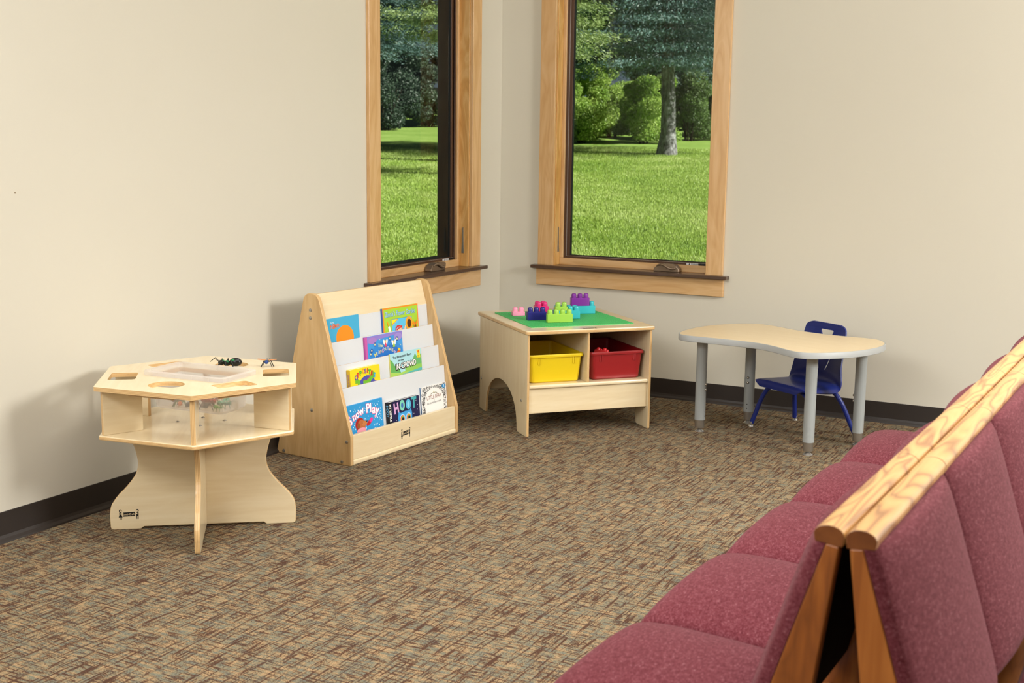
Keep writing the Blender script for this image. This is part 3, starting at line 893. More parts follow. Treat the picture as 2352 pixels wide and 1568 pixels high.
def lay_up(a):
    for _ in range(5): a.poly([(.05, -.19), (.051, -.19), (.051, -.189)], '#2F96D2')
def art_snow(a, w, h):
    r2 = random.Random(3)
    for q_ in range(110):
        a.hold = q_ % 5
        x, y = r2.uniform(.008, w-.008), r2.uniform(-.125, -.006)
        a.disc(x, y, r2.uniform(.0012, .003), r2.uniform(.0015, .0042), r2.choice(['#E8F4FA', '#C4E2F2', '#9CC8E4', '#FFFFFF']), r2.uniform(-.5, .5), 10)
    a.hold = None; lay_up(a)
    a.disc(.094, -.089, .029, .029, '#A8201E'); a.disc(.104, -.093, .026, .023, '#B5683A'); a.disc(.123, -.089, .017, .011, '#C07844'); a.disc(.138, -.082, .004, .003, '#1a1a1a'); a.disc(.108, -.085, .002, .0025, '#1a1a1a')
    a.disc(.084, -.093, .009, .012, '#94502C'); a.disc(.102, -.116, .03, .012, '#E89AA8')
    a.disc(.155, -.09, .022, .009, '#B5262C', .55); a.disc(.166, -.082, .013, .009, '#E83A8C', .55)
    for t, x, y, q, s, ro in (('S', .027, -.088, .038, 1.0, .5), ('now', .052, -.068, .03, 1.0, .33), ('Play', .132, -.036, .036, 1.0, .0)):
        if t == 'Play':
            for k, ch in enumerate('Play'):
                xx, yy, rr2 = ((.136, -.047, 0), (.161, -.048, -.02), (.174, -.055, -.12), (.194, -.06, -.25))[k]
                a.text(ch, xx, yy, q, '#E0609A', rr2, .06); a.text(ch, xx+.0006, yy+.0006, q, '#FFFFFF', rr2, .02)
        else:
            a.text(t, x, y, q, '#E0609A', ro, .06); a.text(t, x+.0006, y+.0006, q, '#FFFFFF', ro, .02)
book('picture_book', 'bright blue book with snowflakes and a bear in a red cap, front tier at left', 3, .0215, .247, .2065, .008, '#2F96D2', '#2A86C0', art_snow)

def art_hoot(a, w, h):
    a.poly([(.0, -h), (.022, -h), (.022, 0), (0, 0)], '#0F1016')
    put = lambda t, x, y, s, c: a.text(t, x, y, s, c, -math.pi/2, .03)
    put('MY LITTLE', .005, -.008, .0115, '#F0F0EC')
    a.text('H', .036, -.055, .042, '#D3A3CF', .1, .045, width=.034)
    a.disc(.093, -.026, .018, .024, '#7CCDB4'); a.disc(.093, -.026, .008, .012, '#3F6FB0')
    a.disc(.136, -.028, .018, .023, '#56B6D8'); a.disc(.136, -.028, .008, .012, '#8AD0E8')
    a.text('T', .157, -.047, .044, '#46A6AE', -.03, .05, width=.036)
    a.poly([(.066, -h), (.06, -.075), (.066, -.05), (.08, -.058), (.11, -.054), (.14, -.056), (.152, -.046), (.158, -.07), (.155, -h)], '#3F9BD8')
    for x in (.09, .133):
        a.disc(x, -.084, .019, .02, '#9CD4F0')
        for k, c in enumerate(('#D8402C', '#F0A01E', '#4FA83A', '#2A2A5A', '#151515')):
            a.disc(x + .001*k, -.086, .015-.0026*k, .017-.003*k, c)
    for x, y in ((.19, -.02), (.195, -.06), (.048, -.085), (.17, -.075), (.2, -.04)): a.disc(x, y, .0016, .0016, '#F4F4F0')
    a.side_text('HOOT', .012, .012, '#6CB8E0')
book('board_book', 'navy board book with big pastel letters and a blue owl, front tier', 3, .297, .214, .1785, .017, '#1C1A46', '#101018', art_hoot, board=True)

def art_bear(a, w, h):
    r2 = random.Random(5)
    a.hold = 0; a.disc(w/2, -.06, .001, .001, '#17181A')
    for _ in range(1000):
        x, y = r2.uniform(.006, w-.006), r2.uniform(-.14, -.004)
        a.disc(x, y, r2.uniform(.002, .006), r2.uniform(.0007, .0017), '#17181A', r2.uniform(0, 3.1), 8)
    a.hold = None
    a.poly([(.026, -.17)] + [(.026 + .1385*.5 - .06925*math.cos(math.pi*k/20), -.07 + .056*math.sin(math.pi*k/20)) for k in range(21)] + [(.1645, -.17)], '#F0EFEC')
    a.disc(.172, -.016, .015, .0095, '#2A8CC8'); a.text('1', .1695, -.021, .011, '#FFFFFF', 0, .03)
    a.disc(.095, -.036, .018, .0015, '#8A8A70'); a.disc(.095, -.032, .003, .004, '#C8A84A'); a.disc(.078, -.038, .008, .002, '#9A9A88', .4); a.disc(.113, -.038, .008, .002, '#9A9A88', -.4)
    a.text('LITTLE BEAR', .04, -.063, .0165, '#8A4A34', .02, .0, width=.108)
    a.text('BY', .092, -.072, .0035, '#555555')
    a.text('ELSE HOLMELUND MINARIK', .04, -.084, .007, '#4A4A4A', .02, .0, width=.108)
book('picture_book', 'white paperback with black patterned border and arched panel, front tier at right', 3, .541, .190, .204, .005, '#E6E6E4', '#5C7EA6', art_bear)

# ------------------------------------------------------------------ building table with two cubbies
BX, BY, BA = .793, -1.173, .84
BTM = Matrix.Translation((BX, BY, 0)) @ Matrix.Rotation(BA, 4, 'Z')
bt = thing('building_table', 'low birch table with a green building plate and two cubbies', 'table', (BX, BY, 0), BA)
BW, BD, BH = .617, .676, .487
MB().panel(rpoly([(-.011, -.011), (BW+.011, -.011), (BW+.011, BD+.011), (-.011, BD+.011)], .014), .0185, XY(BH-.0185), M['birch'], M['ply']).build('tabletop', bt, .005, 3)
arch = [(.128, 0)] + [(.356 - .228*math.cos(a)*(1 - .0), .203*math.sin(a)**.9) for a in [math.pi*k/24 for k in range(1, 24)]] + [(.584, 0)]
arch[0] = (.128, 0)
so = [(0, .0), (.0, BH-.0185), (BD, BH-.0185), (BD, 0)] + arch[::-1]
so = rpoly([(0, 0), (0, BH-.0187), (BD, BH-.0187), (BD, 0)], [.006, 0, 0, .006], 4)
so = [p for p in so]
# outline: up the front, across, down the back, then the arch
so2 = rpoly([(0, 0), (0, BH-.0187), (BD, BH-.0187), (BD, 0), (.584, 0)], [.006, 0, 0, .006, .012], 4)
so2 += [(.356 + .224*math.cos(a), .203*math.sin(a)**.82) for a in [math.pi*k/26 for k in range(2, 25)]] + rpoly([(.14, .05), (.128, 0), (0, 0)], [0, .012, 0], 4)[1:-1]
for u0 in (0, BW-.0115):
    MB().panel(so2, .0115, lambda u, v, n, u0=u0: (u0 + n, u, v), M['birch'], M['ply'], grain='v').build('side_panel', bt, .002, 2)
i0, i1 = .0118, BW-.0118
MB().box((i0, .004, .2195), (i1, BD-.02, .237), M['birch'], 0).build('shelf', bt, .006, 3)
MB().box((i0, .018, .104), (i1, .030, .2192), M['birch'], 0).build('apron_rail', bt, .0015)
MB().box((i0, BD-.045, .104), (i1, BD-.033, .2192), M['birch'], 0).build('apron_rail', bt, .0015)
MB().box((i0, BD-.019, .2195), (i1, BD-.004, BH-.019), M['birch'], 0).build('back_panel', bt, .001)
MB().panel([(.006, .2375), (BD-.0195, .2375), (BD-.0195, BH-.0187), (.006, BH-.0187)], .0115, FX(.2945), M['birch'], M['ply']).build('divider', bt, .0015)
for p in ((.648, .155), (.072, .157)):
    bolt(bt, (0, p[0], p[1]), 'x', .0068, -1); bolt(bt, (BW, p[0], p[1]), 'x', .0068, 1)
# studded plate
b = MB(); P0, P1, N = .049, .563, 50
y0 = .086
b.box((P0, y0, BH), (P1, y0+.514, BH+.0022), M['green'])
pitch = .514/N
V = []; F = []
for i in range(N):
    for j in range(N):
        cx, cy = P0 + (i+.5)*pitch, y0 + (j+.5)*pitch; o = len(V)
        for z, r in ((BH+.0022, .0033), (BH+.0042, .0032)):
            for k in range(6): V.append((cx + r*math.cos(k*1.0472), cy + r*math.sin(k*1.0472), z))
        for k in range(6): F.append((o+k, o+(k+1) % 6, o+6+(k+1) % 6, o+6+k))
        F.append(tuple(range(o+6, o+12)))
b.add(V, F, M['green'])
b.build('building_plate', bt, label='green studded building plate')
emblem(bt, lambda u, v, n: (u, v, BH + n), .272, -.006, .066, .03)

def brick(label, ang, corner, nx, ny, col, z, hgt=.039, name='toy_brick', bare=None, pit=.0305):
    """corner = front right lower corner; the brick runs left and back from it"""
    t = MB(); m = paint(col, .32, .45)
    w, d = nx*pit, ny*pit
    t.panel(rpoly([(-w, 0), (0, 0), (0, d), (-w, d)], .0022, 3), hgt, XY(0), m, m)
    for i in range(nx):
        for j in range(ny):
            if bare and (i, j) not in bare: continue       # hidden inside the brick above
            t.lathe([(.0124, hgt - .002), (.0124, hgt+.011), (.0117, hgt+.0165), (.0098, hgt+.0198), (.006, hgt+.0212), (.001, hgt+.0214)], (-w + (i+.5)*pit, (j+.5)*pit, 0), m, 18)
    o = t.build(name, None, .0012)
    o.location = (corner[0], corner[1], z); o.rotation_euler = (0, 0, ang)
    return tag(o, label, 'toy brick', 'building bricks on the green plate')
zt = BH + .0043
brick('lime green brick at the front of the plate, four studs long', R(41), (.855, -.838), 4, 1, '#9CCB4E', zt)
brick('dark blue brick with three studs', R(44), (.717, -.838), 3, 1, '#262378', zt)
brick('pale pink low brick at the left end of the group', R(45), (.5625, -.761), 2, 1, '#F49BB8', zt, .0195)
brick('magenta brick behind the dark blue one', R(43), (.637, -.655), 2, 2, '#DB2A79', zt)
cm = brick('turquoise brick with its right end bare, carrying a small lime brick', R(41), (.833, -.711), 4, 2, '#35B5BE', zt, bare=[(2, 0), (3, 0), (0, 1), (1, 1), (2, 1), (3, 1)])
ca = R(41); cc = Vector((.833, -.711)) - Vector((math.cos(ca), math.sin(ca)))*.0305*2
# small lime brick stands on the left part of the turquoise one
brick('low lime brick with two studs, on top of the turquoise brick', ca, (cc.x, cc.y), 2, 1, '#9CCB4E', zt + .0392, .0195)
cb = R(41); c2 = Vector((.8185, -.505))
brick('turquoise brick under the purple one at the back of the plate', cb, c2, 4, 1, '#35B5BE', zt, bare=[(3, 0)])
c3 = c2 - Vector((math.cos(cb), math.sin(cb)))*.0305
brick('purple brick standing on top of a turquoise brick, highest of all', cb, c3, 3, 1, '#7A2A92', zt + .0392)

def bin_(name, label, u0, u1, col):
    t = thing(name, label, 'storage bin', mat=BTM @ Matrix.Translation(((u0+u1)/2, .032, .2375)))
    w = (u1-u0); m = col; D = .40
    def rg(ww, y0, y1, r, z): return [(x, y, z) for x, y in rpoly([(-ww/2, y0), (ww/2, y0), (ww/2, y1), (-ww/2, y1)], r, 5)]
    b = MB()
    loft(b, [rg(w-.012, .006, D-.006, .018, .127), rg(w-.03, .014, D-.014, .02, .03), rg(w-.034, .016, D-.016, .02, .006), rg(w-.046, .022, D-.022, .016, 0)], m)
    loft(b, [rg(w-.0165, .0083, D-.0083, .016, .127), rg(w-.036, .017, D-.017, .018, .005)], m)
    b.build('tub_body', t, 0)
    b = MB()
    loft(b, [rg(w-.018, .009, D-.009, .016, .118), rg(w, 0, D, .02, .118), rg(w+.001, -.0005, D+.0005, .02, .126), rg(w-.006, .003, D-.003, .018, .1315), rg(w-.018, .009, D-.009, .014, .128), rg(w-.02, .010, D-.010, .014, .117)], m, False)
    b.build('rim', t)
    for x in (-w*.29, w*.33):
        MB().panel([(x-.009, .006), (x, .006), (x, .003), (x+.0035, .003), (x+.0035, .013), (x-.009, .013)], .033, XY(.086), m, m).build('handle_rib', t)
    return t
bin_('storage_bin', 'yellow plastic bin in the left cubby of the building table', .019, .291, M['yellow'])
bin_('storage_bin', 'dark red plastic bin in the right cubby of the building table', .3235, .597, M['red'])
k = MB(); k.box((-.05, -.02, 0), (.05, .02, .1), M['red']); k.box((-.03, -.055, .03), (.0, .02, .115), M['red'])
k = MB(); m_ = paint('#C8252A', .35)
k.box((-.022, -.03, 0), (.022, .03, .028), m_)
for x in (-.011, .011):
    for y in (-.017, .017): k.lathe([(.009, .027), (.009, .036), (.007, .04)], (x, y, 0), m_, 12)
o = k.build('toy_brick', None, .001); o.matrix_world = BTM @ Matrix.Translation((.405, .1, .335)) @ Matrix.Rotation(R(35), 4, 'Z') @ Matrix.Rotation(R(24), 4, 'Y')
tag(o, 'bright red toy brick showing above the rim of the red bin', 'toy brick', 'red bricks in the red bin')
for i, (x, y, z, a1, a2) in enumerate(((.40, .12, .29, 20, 10), (.44, .2, .29, 80, -12), (.49, .12, .285, 140, 8), (.50, .24, .29, 10, 14), (.39, .22, .287, 60, 0), (.45, .09, .27, 100, 0))):
    c = o.copy(); COL.objects.link(c)
    c.matrix_world = BTM @ Matrix.Translation((x, y, z)) @ Matrix.Rotation(R(a1), 4, 'Z') @ Matrix.Rotation(R(a2), 4, 'Y')
    c['label'] = 'red toy brick lying down inside the red bin'

# ------------------------------------------------------------------ low bow-tie table
KX, KY, KA = 1.77, -.585, R(-17.7)
kt = thing('low_table', 'low curved-edge table with maple top and grey tube legs', 'table', (KX, KY, 0), KA)
c1 = [[-0.396,-0.234],[-0.427,-0.159],[-0.448,-0.053],[-0.452,0.051],[-0.435,0.145],[-0.399,0.233],[-0.358,0.289],[-0.307,0.313],[-0.243,0.308],[-0.154,0.281],[-0.071,0.261],[-0.034,0.258],[0.047,0.255],[0.12,0.263],[0.194,0.285],[0.258,0.313],[0.302,0.319],[0.355,0.289],[0.402,0.226],[0.423,0.161],[0.434,0.069],[0.428,-0.024],[0.403,-0.109],[0.371,-0.18],[0.332,-0.239],[0.296,-0.27],[0.25,-0.271],[0.203,-0.256],[0.124,-0.217],[0.058,-0.199],[-0.009,-0.199],[-0.07,-0.208],[-0.137,-0.227],[-0.197,-0.239],[-0.27,-0.26],[-0.324,-0.276],[-0.363,-0.269]]
c2_ = [[-0.371,-0.266],[-0.402,-0.191],[-0.423,-0.086],[-0.427,0.017],[-0.41,0.11],[-0.375,0.198],[-0.334,0.254],[-0.283,0.277],[-0.219,0.272],[-0.131,0.246],[-0.048,0.226],[-0.012,0.223],[0.069,0.22],[0.141,0.228],[0.214,0.249],[0.278,0.278],[0.322,0.283],[0.375,0.254],[0.421,0.191],[0.442,0.126],[0.453,0.035],[0.447,-0.057],[0.422,-0.141],[0.39,-0.212],[0.352,-0.271],[0.316,-0.302],[0.27,-0.303],[0.224,-0.287],[0.145,-0.249],[0.079,-0.231],[0.013,-0.23],[-0.048,-0.239],[-0.114,-0.258],[-0.174,-0.27],[-0.246,-0.291],[-0.299,-0.307],[-0.338,-0.3]]
cav = [((p[0]+q[0])/2, (p[1]+q[1])/2, 0) for p, q in zip(c1, c2_)]
# one light smoothing pass, then a curve through the points
cav = [tuple((Vector(cav[i-1]) + 2*Vector(cav[i]) + Vector(cav[(i+1) % len(cav)]))/4) for i in range(len(cav))]
cur = [(p.x, p.y) for p in catmull(cav, 4, True)]
def offset(pts, d):
    out = []; n = len(pts)
    for i in range(n):
        t = (Vector(pts[(i+1) % n]) - Vector(pts[i-1])).normalized(); q = Vector(pts[i]) + Vector((-t.y, t.x))*d
        out.append((q.x, q.y))
    return out
KZ = .465
MB().panel(offset(cur, -.003), .0265, XY(KZ-.027), M['maple_lam'], M['band']).build('tabletop', kt, 0)
b = MB(); n = len(cur)
ri, ro_ = offset(cur, -.0028), offset(cur, .003)
V = [(x, y, KZ-.0005) for x, y in ri] + [(x, y, KZ-.0003) for x, y in offset(cur, .0015)] + [(x, y, KZ-.002) for x, y in ro_] + [(x, y, KZ-.0265) for x, y in ro_] + [(x, y, KZ-.028) for x, y in offset(cur, .001)] + [(x, y, KZ-.028) for x, y in ri]
F = [(r*n+i, r*n+(i+1) % n, (r+1)*n+(i+1) % n, (r+1)*n+i) for r in range(5) for i in range(n)]
F += [(5*n+i, 5*n+(i+1) % n, (i+1) % n, i) for i in range(n)]
b.add(V, F, M['band'], smooth=True); b.build('edge_band', kt)
def table_leg(x, y, sd):
    b = MB(); b.lathe([(.0245, .057), (.0245, KZ-.0282)], (x, y, 0), M['grey'], 28)
    l = b.build('leg', kt, 0)
    b = MB(); b.lathe([(.0215, .019), (.0218, .021), (.0218, .06)], (x, y, 0), M['steel'], 26); b.build('leg_insert', l, label='bare steel leg extension')
    b = MB(); b.lathe([(.0225, 0), (.0225, .0025), (.019, .005), (.011, .010), (.007, .013), (.0055, .014), (.0052, .022)], (x, y, 0), M['chrome'], 22); b.build('glide', l)
    for z in (.225, .20):
        b = MB(); b.ell((x + .0245*math.cos(sd), y + .0245*math.sin(sd), z), (.0065, .0065, .0065), M['steel'], nu=12, nv=7); b.build('screw', l)
    for z in (.095, .075):
        b = MB(); b.ell((x + .0235*math.cos(sd), y + .0235*math.sin(sd), z), (.0025, .0025, .003), M['dark'], nu=10, nv=5); b.build('adjust_hole', l)
for wx, wy, sd in ((1.426, -.644, R(10)), (1.982, -.822, R(170)), (1.567, -.352, R(-75)), (2.126, -.527, R(205))):
    q = Matrix.Rotation(-KA, 2) @ Vector((wx - KX, wy - KY))
    table_leg(q.x, q.y, sd)

# ------------------------------------------------------------------ child's chair
CHX, CHY, CHA = 1.84, -.391, R(-31)       # local +y is the chair's rear
ch = thing('child_chair', 'small dark blue plastic chair tucked behind the low table', 'chair', (CHX, CHY, 0), CHA)
def shell():
    # stations along the seat and up the back: y, z, half width, forward wing, skirt
    ST = [(-.152, .206, .118, 0, 0), (-.150, .228, .150, 0, .004), (-.130, .240, .164, 0, .014), (-.05, .240, .168, 0, .028), (.03, .238, .168, 0, .034),
          (.076, .244, .167, .006, .030), (.102, .266, .164, .020, .014), (.115, .305, .153, .028, 0), (.127, .37, .143, .022, 0), (.135, .43, .135, .013, 0),
          (.139, .468, .130, .008, 0), (.1395, .483, .125, .006, 0), (.140, .494, .112, .004, 0), (.1402, .501, .088, .002, 0)]
    A_ = catmull([p[:3] for p in ST], 5); B_ = catmull([(p[3], p[4], 0) for p in ST], 5)
    n = len(A_); NU = 32
    V = []; F = []
    for p, w_ in zip(A_, B_):
        for k in range(NU+1):
            u = -1 + 2*k/NU
            up = min(1, max(0, (p.y - .232)/.05))
            V.append((u*p.z - .012, p.x - w_.x*abs(u)**2.4 + .006*(1-u*u)*up, p.y - w_.y*abs(u)**7 - .007*(1-u*u)*(1-up)*(1 if p.x > -.14 else 0)))
    for i in range(n-1):
        for k in range(NU):
            F.append((i*(NU+1)+k, i*(NU+1)+k+1, (i+1)*(NU+1)+k+1, (i+1)*(NU+1)+k))
    b = MB(); b.add(V, F, M['blue'], smooth=True)
    o = b.build('chair_shell', None)
    s = o.modifiers.new('Solidify', 'SOLIDIFY'); s.thickness = .007; s.offset = 0
    # handle opening and the slanting slots below it
    def cutter(pts):
        c = MB(); c.panel(pts, .2, lambda u, v, n: (u, .06 + n, v), M['blue'], M['blue'])
        return c.build('cut', None)
    cuts = [cutter(rpoly([(-.056, .470), (.032, .470), (.016, .436), (-.006, .422), (-.018, .422), (-.040, .436)], .006, 4)),
            cutter(rpoly([(.046, .40), (.055, .40), (.014, .285), (.004, .285)], .004, 4)),
            cutter(rpoly([(-.079, .40), (-.070, .40), (-.028, .285), (-.038, .285)], .004, 4))]
    for c in cuts:
        m = o.modifiers.new('Cut', 'BOOLEAN'); m.operation = 'DIFFERENCE'; m.object = c; m.solver = 'EXACT'
    dg = bpy.context.evaluated_depsgraph_get()
    me = bpy.data.meshes.new_from_object(o.evaluated_get(dg))
    o.modifiers.clear(); o.data = me
    for c in cuts: bpy.data.objects.remove(c)
    for p in me.polygons: p.use_smooth = True
    try: me.set_sharp_from_angle(angle=R(45))
    except Exception: pass
    o.parent = ch
    return o
shell()
def u_frame(y, lean, w, ztop):
    """inverted U of bent tube: two splayed legs joined under the seat"""
    L = [(-w, .016), (-w + .014, .06), (-w + .028, .112), (-w + .046, .160), (-w + .074, .196), (-w + .112, ztop)]
    pts = [(x, y + lean*max(0, 1 - z/ztop), z) for x, z in L]
    sm = [tuple(p) for p in catmull(pts, 6)]
    for q in (sm, [(-p[0], p[1], p[2]) for p in sm]):
        MB().tube(q, .0108, M['blue'], 14).build('leg', ch)
    xe = w - .112
    MB().tube([(-xe, y, ztop), (0, y, ztop), (xe, y, ztop)], .0108, M['blue'], 14).build('crossbar', ch)
    for s in (-1, 1):
        b = MB(); b.lathe([(.014, 0), (.014, .002), (.010, .007), (.0055, .010), (.0055, .013), (.0104, .0135), (.0104, .024)], (s*w, y + lean, 0), M['chrome'], 18)
        b.build('glide', ch, label='chrome swivel foot glide')
u_frame(-.100, -.042, .195, .211)
u_frame(.070, .072, .195, .211)
for s in (-1, 1):
    MB().tube([(s*.08, -.110, .2225), (s*.08, .0, .2205), (s*.08, .078, .2225)], .006, M['dark'], 10).build('seat_rail', ch)

# ------------------------------------------------------------------ the two pews, back to back
PITCH, NM = .463, 5
def cushion(mb, frame, W, Hh, thick, bulge, nu=22, nv=22, pu=3.2, pv=4.0):
    """pillow: frame(u in 0..W, v in 0..H, n) -> point; closed at the back"""
    V = []; F = []
    for j in range(nv+1):
        for i in range(nu+1):
            # points crowd towards the rims
            a = .5 - .5*math.cos(math.pi*i/nu); c = .5 - .5*math.cos(math.pi*j/nv)
            fu = max(0, 1 - abs(2*a-1)**pu)**(1/pu); fv = max(0, 1 - abs(2*c-1)**pv)**(1/pv)
            n = thick*min(fu, 1)**.8*fv**.8 + bulge*fu*fv*(1-(2*a-1)**2*.75)
            V.append(frame(a*W, c*Hh, n))
    for j in range(nv):
        for i in range(nu):
            F.append((j*(nu+1)+i, j*(nu+1)+i+1, (j+1)*(nu+1)+i+1, (j+1)*(nu+1)+i))
    mb.add(V, F, M['fabric'], smooth=True)
    rim = [i for i in range(nu+1)] + [(j+1)*(nu+1)+nu for j in range(nv)] + [nv*(nu+1)+i for i in range(nu-1, -1, -1)] + [j*(nu+1) for j in range(nv-1, 0, -1)]
    B = [V[i] for i in rim]
    mb.add(B, [tuple(range(len(B)))], M['fabric'])

def pew(label, s):
    """s = -1 faces the left wall, s = +1 faces away from it; local y runs along the pew from its near end"""
    t = thing('pew', label, 'pew', (2.945, -4.385, 0), R(-1.6))
    L = PITCH*NM
    # rounded oak cap, one length per seat
    o = [(.003, .781), (.0408, .7845), (.0425, .796)] + [(.0216 + .0206*math.cos(q), .7955 + .0135*math.sin(q)) for q in [math.pi*k/18 for k in range(1, 18)]] + [(.001, .7945)]
    for k in range(NM):
        dx = .006*s*-1 if False else 0
        off = -.008 if k == 4 else 0
        fr = lambda u, v, n, k=k, off=off: (s*(u + off*-1 if False else u), k*PITCH + .0007 + n, v)
        MB().panel(o, PITCH - .0024, fr, M['oak_end'], M['oak'], smooth=True).build('cap_rail', t, .0008, sharp=40)
    # leaning end frames, a wood stile at each end and at every joint
    st_ = [(.007, .781), (.0245, .783), (.058, .66), (.105, .46), (.118, .40), (.20, .38), (.35, .385), (.35, .33), (.24, .32), (.27, .16), (.31, .0), (.24, 0), (.19, .17), (.145, .32), (.03, .02), (.0, 0.0), (-.0, .0)]
    st_ = [(.007, .781), (.0250, .783), (.0902, .573), (.1275, .452), (.137, .405), (.36, .392), (.36, .335), (.25, .325), (.30, 0), (.245, 0), (.195, .31), (.10, .30), (.085, 0), (.03, 0), (.034, .573)]
    for k, y in enumerate([0] + [PITCH*q - .011 for q in range(1, NM)] + [L - .022]):
        MB().panel(st_, .022, lambda u, v, n, y=y: (s*u, y + n, v), M['oak_side'], M['oak_side'], grain='v').build('end_frame', t, .002)
    # plywood back board and seat board
    bk = MB()
    for k in range(NM):
        ya, yb = k*PITCH + (.0222 if k == 0 else .0112), (k+1)*PITCH - (.0222 if k == NM-1 else .0112)
        bk.panel([(.016, .777), (.0205, .777), (.102, .45), (.0975, .45)], yb - ya, lambda u, v, n, ya=ya: (s*u, ya + n, v), M['gap_shade'], M['gap_shade'])
    bk.build('back_board', t)
    sb = MB()
    sb.box((min(s*.125, s*.5), .023, .375), (max(s*.125, s*.5), L - .023, .389), M['oak_side'], 1)
    # keep the seat board above the frames' arms
    sb = MB()
    for k in range(NM):
        ya, yb = k*PITCH + (.0222 if k == 0 else .0112), (k+1)*PITCH - (.0222 if k == NM-1 else .0112)
        sb.box((min(s*.122, s*.47), ya, .365), (max(s*.122, s*.47), yb, .385), M['oak_side'], 1)
    sb.build('seat_board', t, .001)
    for k in range(NM):
        bolt(t, (s*.17, k*PITCH + .1, .385), 'z', .006, 1, 'screw')
    dirv = Vector((.1285 - .0245, .449 - .783)); ln = dirv.length; dirv.normalize()      # down the back, (x, z)
    nrm = Vector((-dirv.y, dirv.x))
    for k in range(NM):
        y0 = k*PITCH + .001
        def fr(u, v, n, y0=y0):
            q = Vector((.0255, .784)) + dirv*v + nrm*n
            return (s*q.x, y0 + u, q.y)
        b = MB(); cushion(b, fr, PITCH - .002, ln + .004, .022, .024, 26, 26, 4.0, 6.0)
        if s < 0:
            b.f = [f[::-1] for f in b.f]
        b.build('back_cushion', t)
        def fr2(u, v, n, y0=y0):
            # seat: slightly falling to the back, front edge rolled over
            x = .165 + (.497 - .165)*v
            z = .392 + .010*v
            return (s*x, y0 + u, z + n)
        b = MB(); cushion(b, fr2, PITCH - .002, 1.0, .036, .028, 26, 24, 3.2, 3.0)
        if s < 0:
            b.f = [f[::-1] for f in b.f]
        b.build('seat_cushion', t)
    return t
pew('maroon upholstered pew with oak top rail, facing the left wall and windows', -1)
pew('maroon upholstered pew at the right edge, its back against the other pew', 1)

# ------------------------------------------------------------------ garden outside the windows
CAMX, CAMY = 3.2976, -5.9879
GN = Vector((-.47, .883))
def gz(x, y):
    s = (x - CAMX)*GN.x + (y - CAMY)*GN.y
    return -.32 + .061*max(0, s - 6.6) + .02*math.sin(x*.31)*math.sin(y*.27)
def at(px, d):
    """ground point seen along a direction from the room: d metres away"""
    a = -.4926 + math.atan((px - 1176)/2823.5)
    x, y = CAMX + d*math.sin(a), CAMY + d*math.cos(a)
    return Vector((x, y, gz(x, y)))
gx = np.linspace(-60, 25, 70); gy = np.linspace(-12, 75, 70)
V = [(x, y, gz(x, y)) for y in gy for x in gx]
F = []
for j in range(69):
    for i in range(69):
        xa, xb, ya, yb = gx[i], gx[i+1], gy[j], gy[j+1]
        if xb > -.3 and ya < .3 and xa < 7.5 and yb > -9.5: continue      # under the building
        F.append((j*70+i, j*70+i+1, (j+1)*70+i+1, (j+1)*70+i))
struct(MB().add(V, F, M['lawn'], smooth=True).build('lawn'))

rng = np.random.default_rng(11)
def quad_mesh(name, c, a, b, m, parent=None, taper=.35):
    """many small leaves: centre c, half length a, half width b (N x 3 each)"""
    n = len(c)
    P = np.empty((n, 4, 3)); P[:, 0] = c - a; P[:, 1] = c + b - a*.1; P[:, 2] = c + a; P[:, 3] = c - b - a*.1
    me = bpy.data.meshes.new(name)
    me.vertices.add(n*4); me.vertices.foreach_set('co', P.reshape(-1).astype(np.float32))
    me.loops.add(n*4); me.loops.foreach_set('vertex_index', np.arange(n*4, dtype=np.int32))
    me.polygons.add(n); me.polygons.foreach_set('loop_start', np.arange(0, n*4, 4, dtype=np.int32))
    me.polygons.foreach_set('loop_total', np.full(n, 4, dtype=np.int32))
    me.materials.append(m); me.update(calc_edges=True)
    o = bpy.data.objects.new(name, me); COL.objects.link(o)
    if parent: o.parent = parent
    return o
def unit(v): return v/np.maximum(np.linalg.norm(v, axis=-1, keepdims=True), 1e-9)

# grass blades where the windows show the lawn
cs = []
for lo, hi, cnt in ((840, 1040, 80000), (1300, 1660, 170000)):
    px = rng.uniform(lo, hi, cnt); d = 8.5 + 24*rng.random(cnt)**1.25
    an = -.4926 + np.arctan((px - 1176)/2823.5)
    x, y = CAMX + d*np.sin(an), CAMY + d*np.cos(an)
    ok = (x < -.5) | (y > .6)
    cs.append(np.stack([x, y], -1)[ok])
cs = np.concatenate(cs); n = len(cs)
s_ = np.maximum(0, (cs[:, 0]-CAMX)*GN.x + (cs[:, 1]-CAMY)*GN.y - 6.6)
z = -.32 + .061*s_ + .02*np.sin(cs[:, 0]*.31)*np.sin(cs[:, 1]*.27)
dirs = unit(rng.normal(0, .45, (n, 3)) + np.array([0, 0, 1.0]))
ln = rng.uniform(.012, .032, n)[:, None]
c = np.concatenate([cs, z[:, None]], 1) + dirs*ln
side = unit(np.cross(dirs, rng.normal(0, 1, (n, 3))))*rng.uniform(.003, .007, n)[:, None]
g_ = quad_mesh('grass', c, dirs*ln, side, M['blade']); g_['kind'] = 'stuff'; g_['label'] = 'sunlit green grass blades of the lawn outside'; g_['category'] = 'grass'

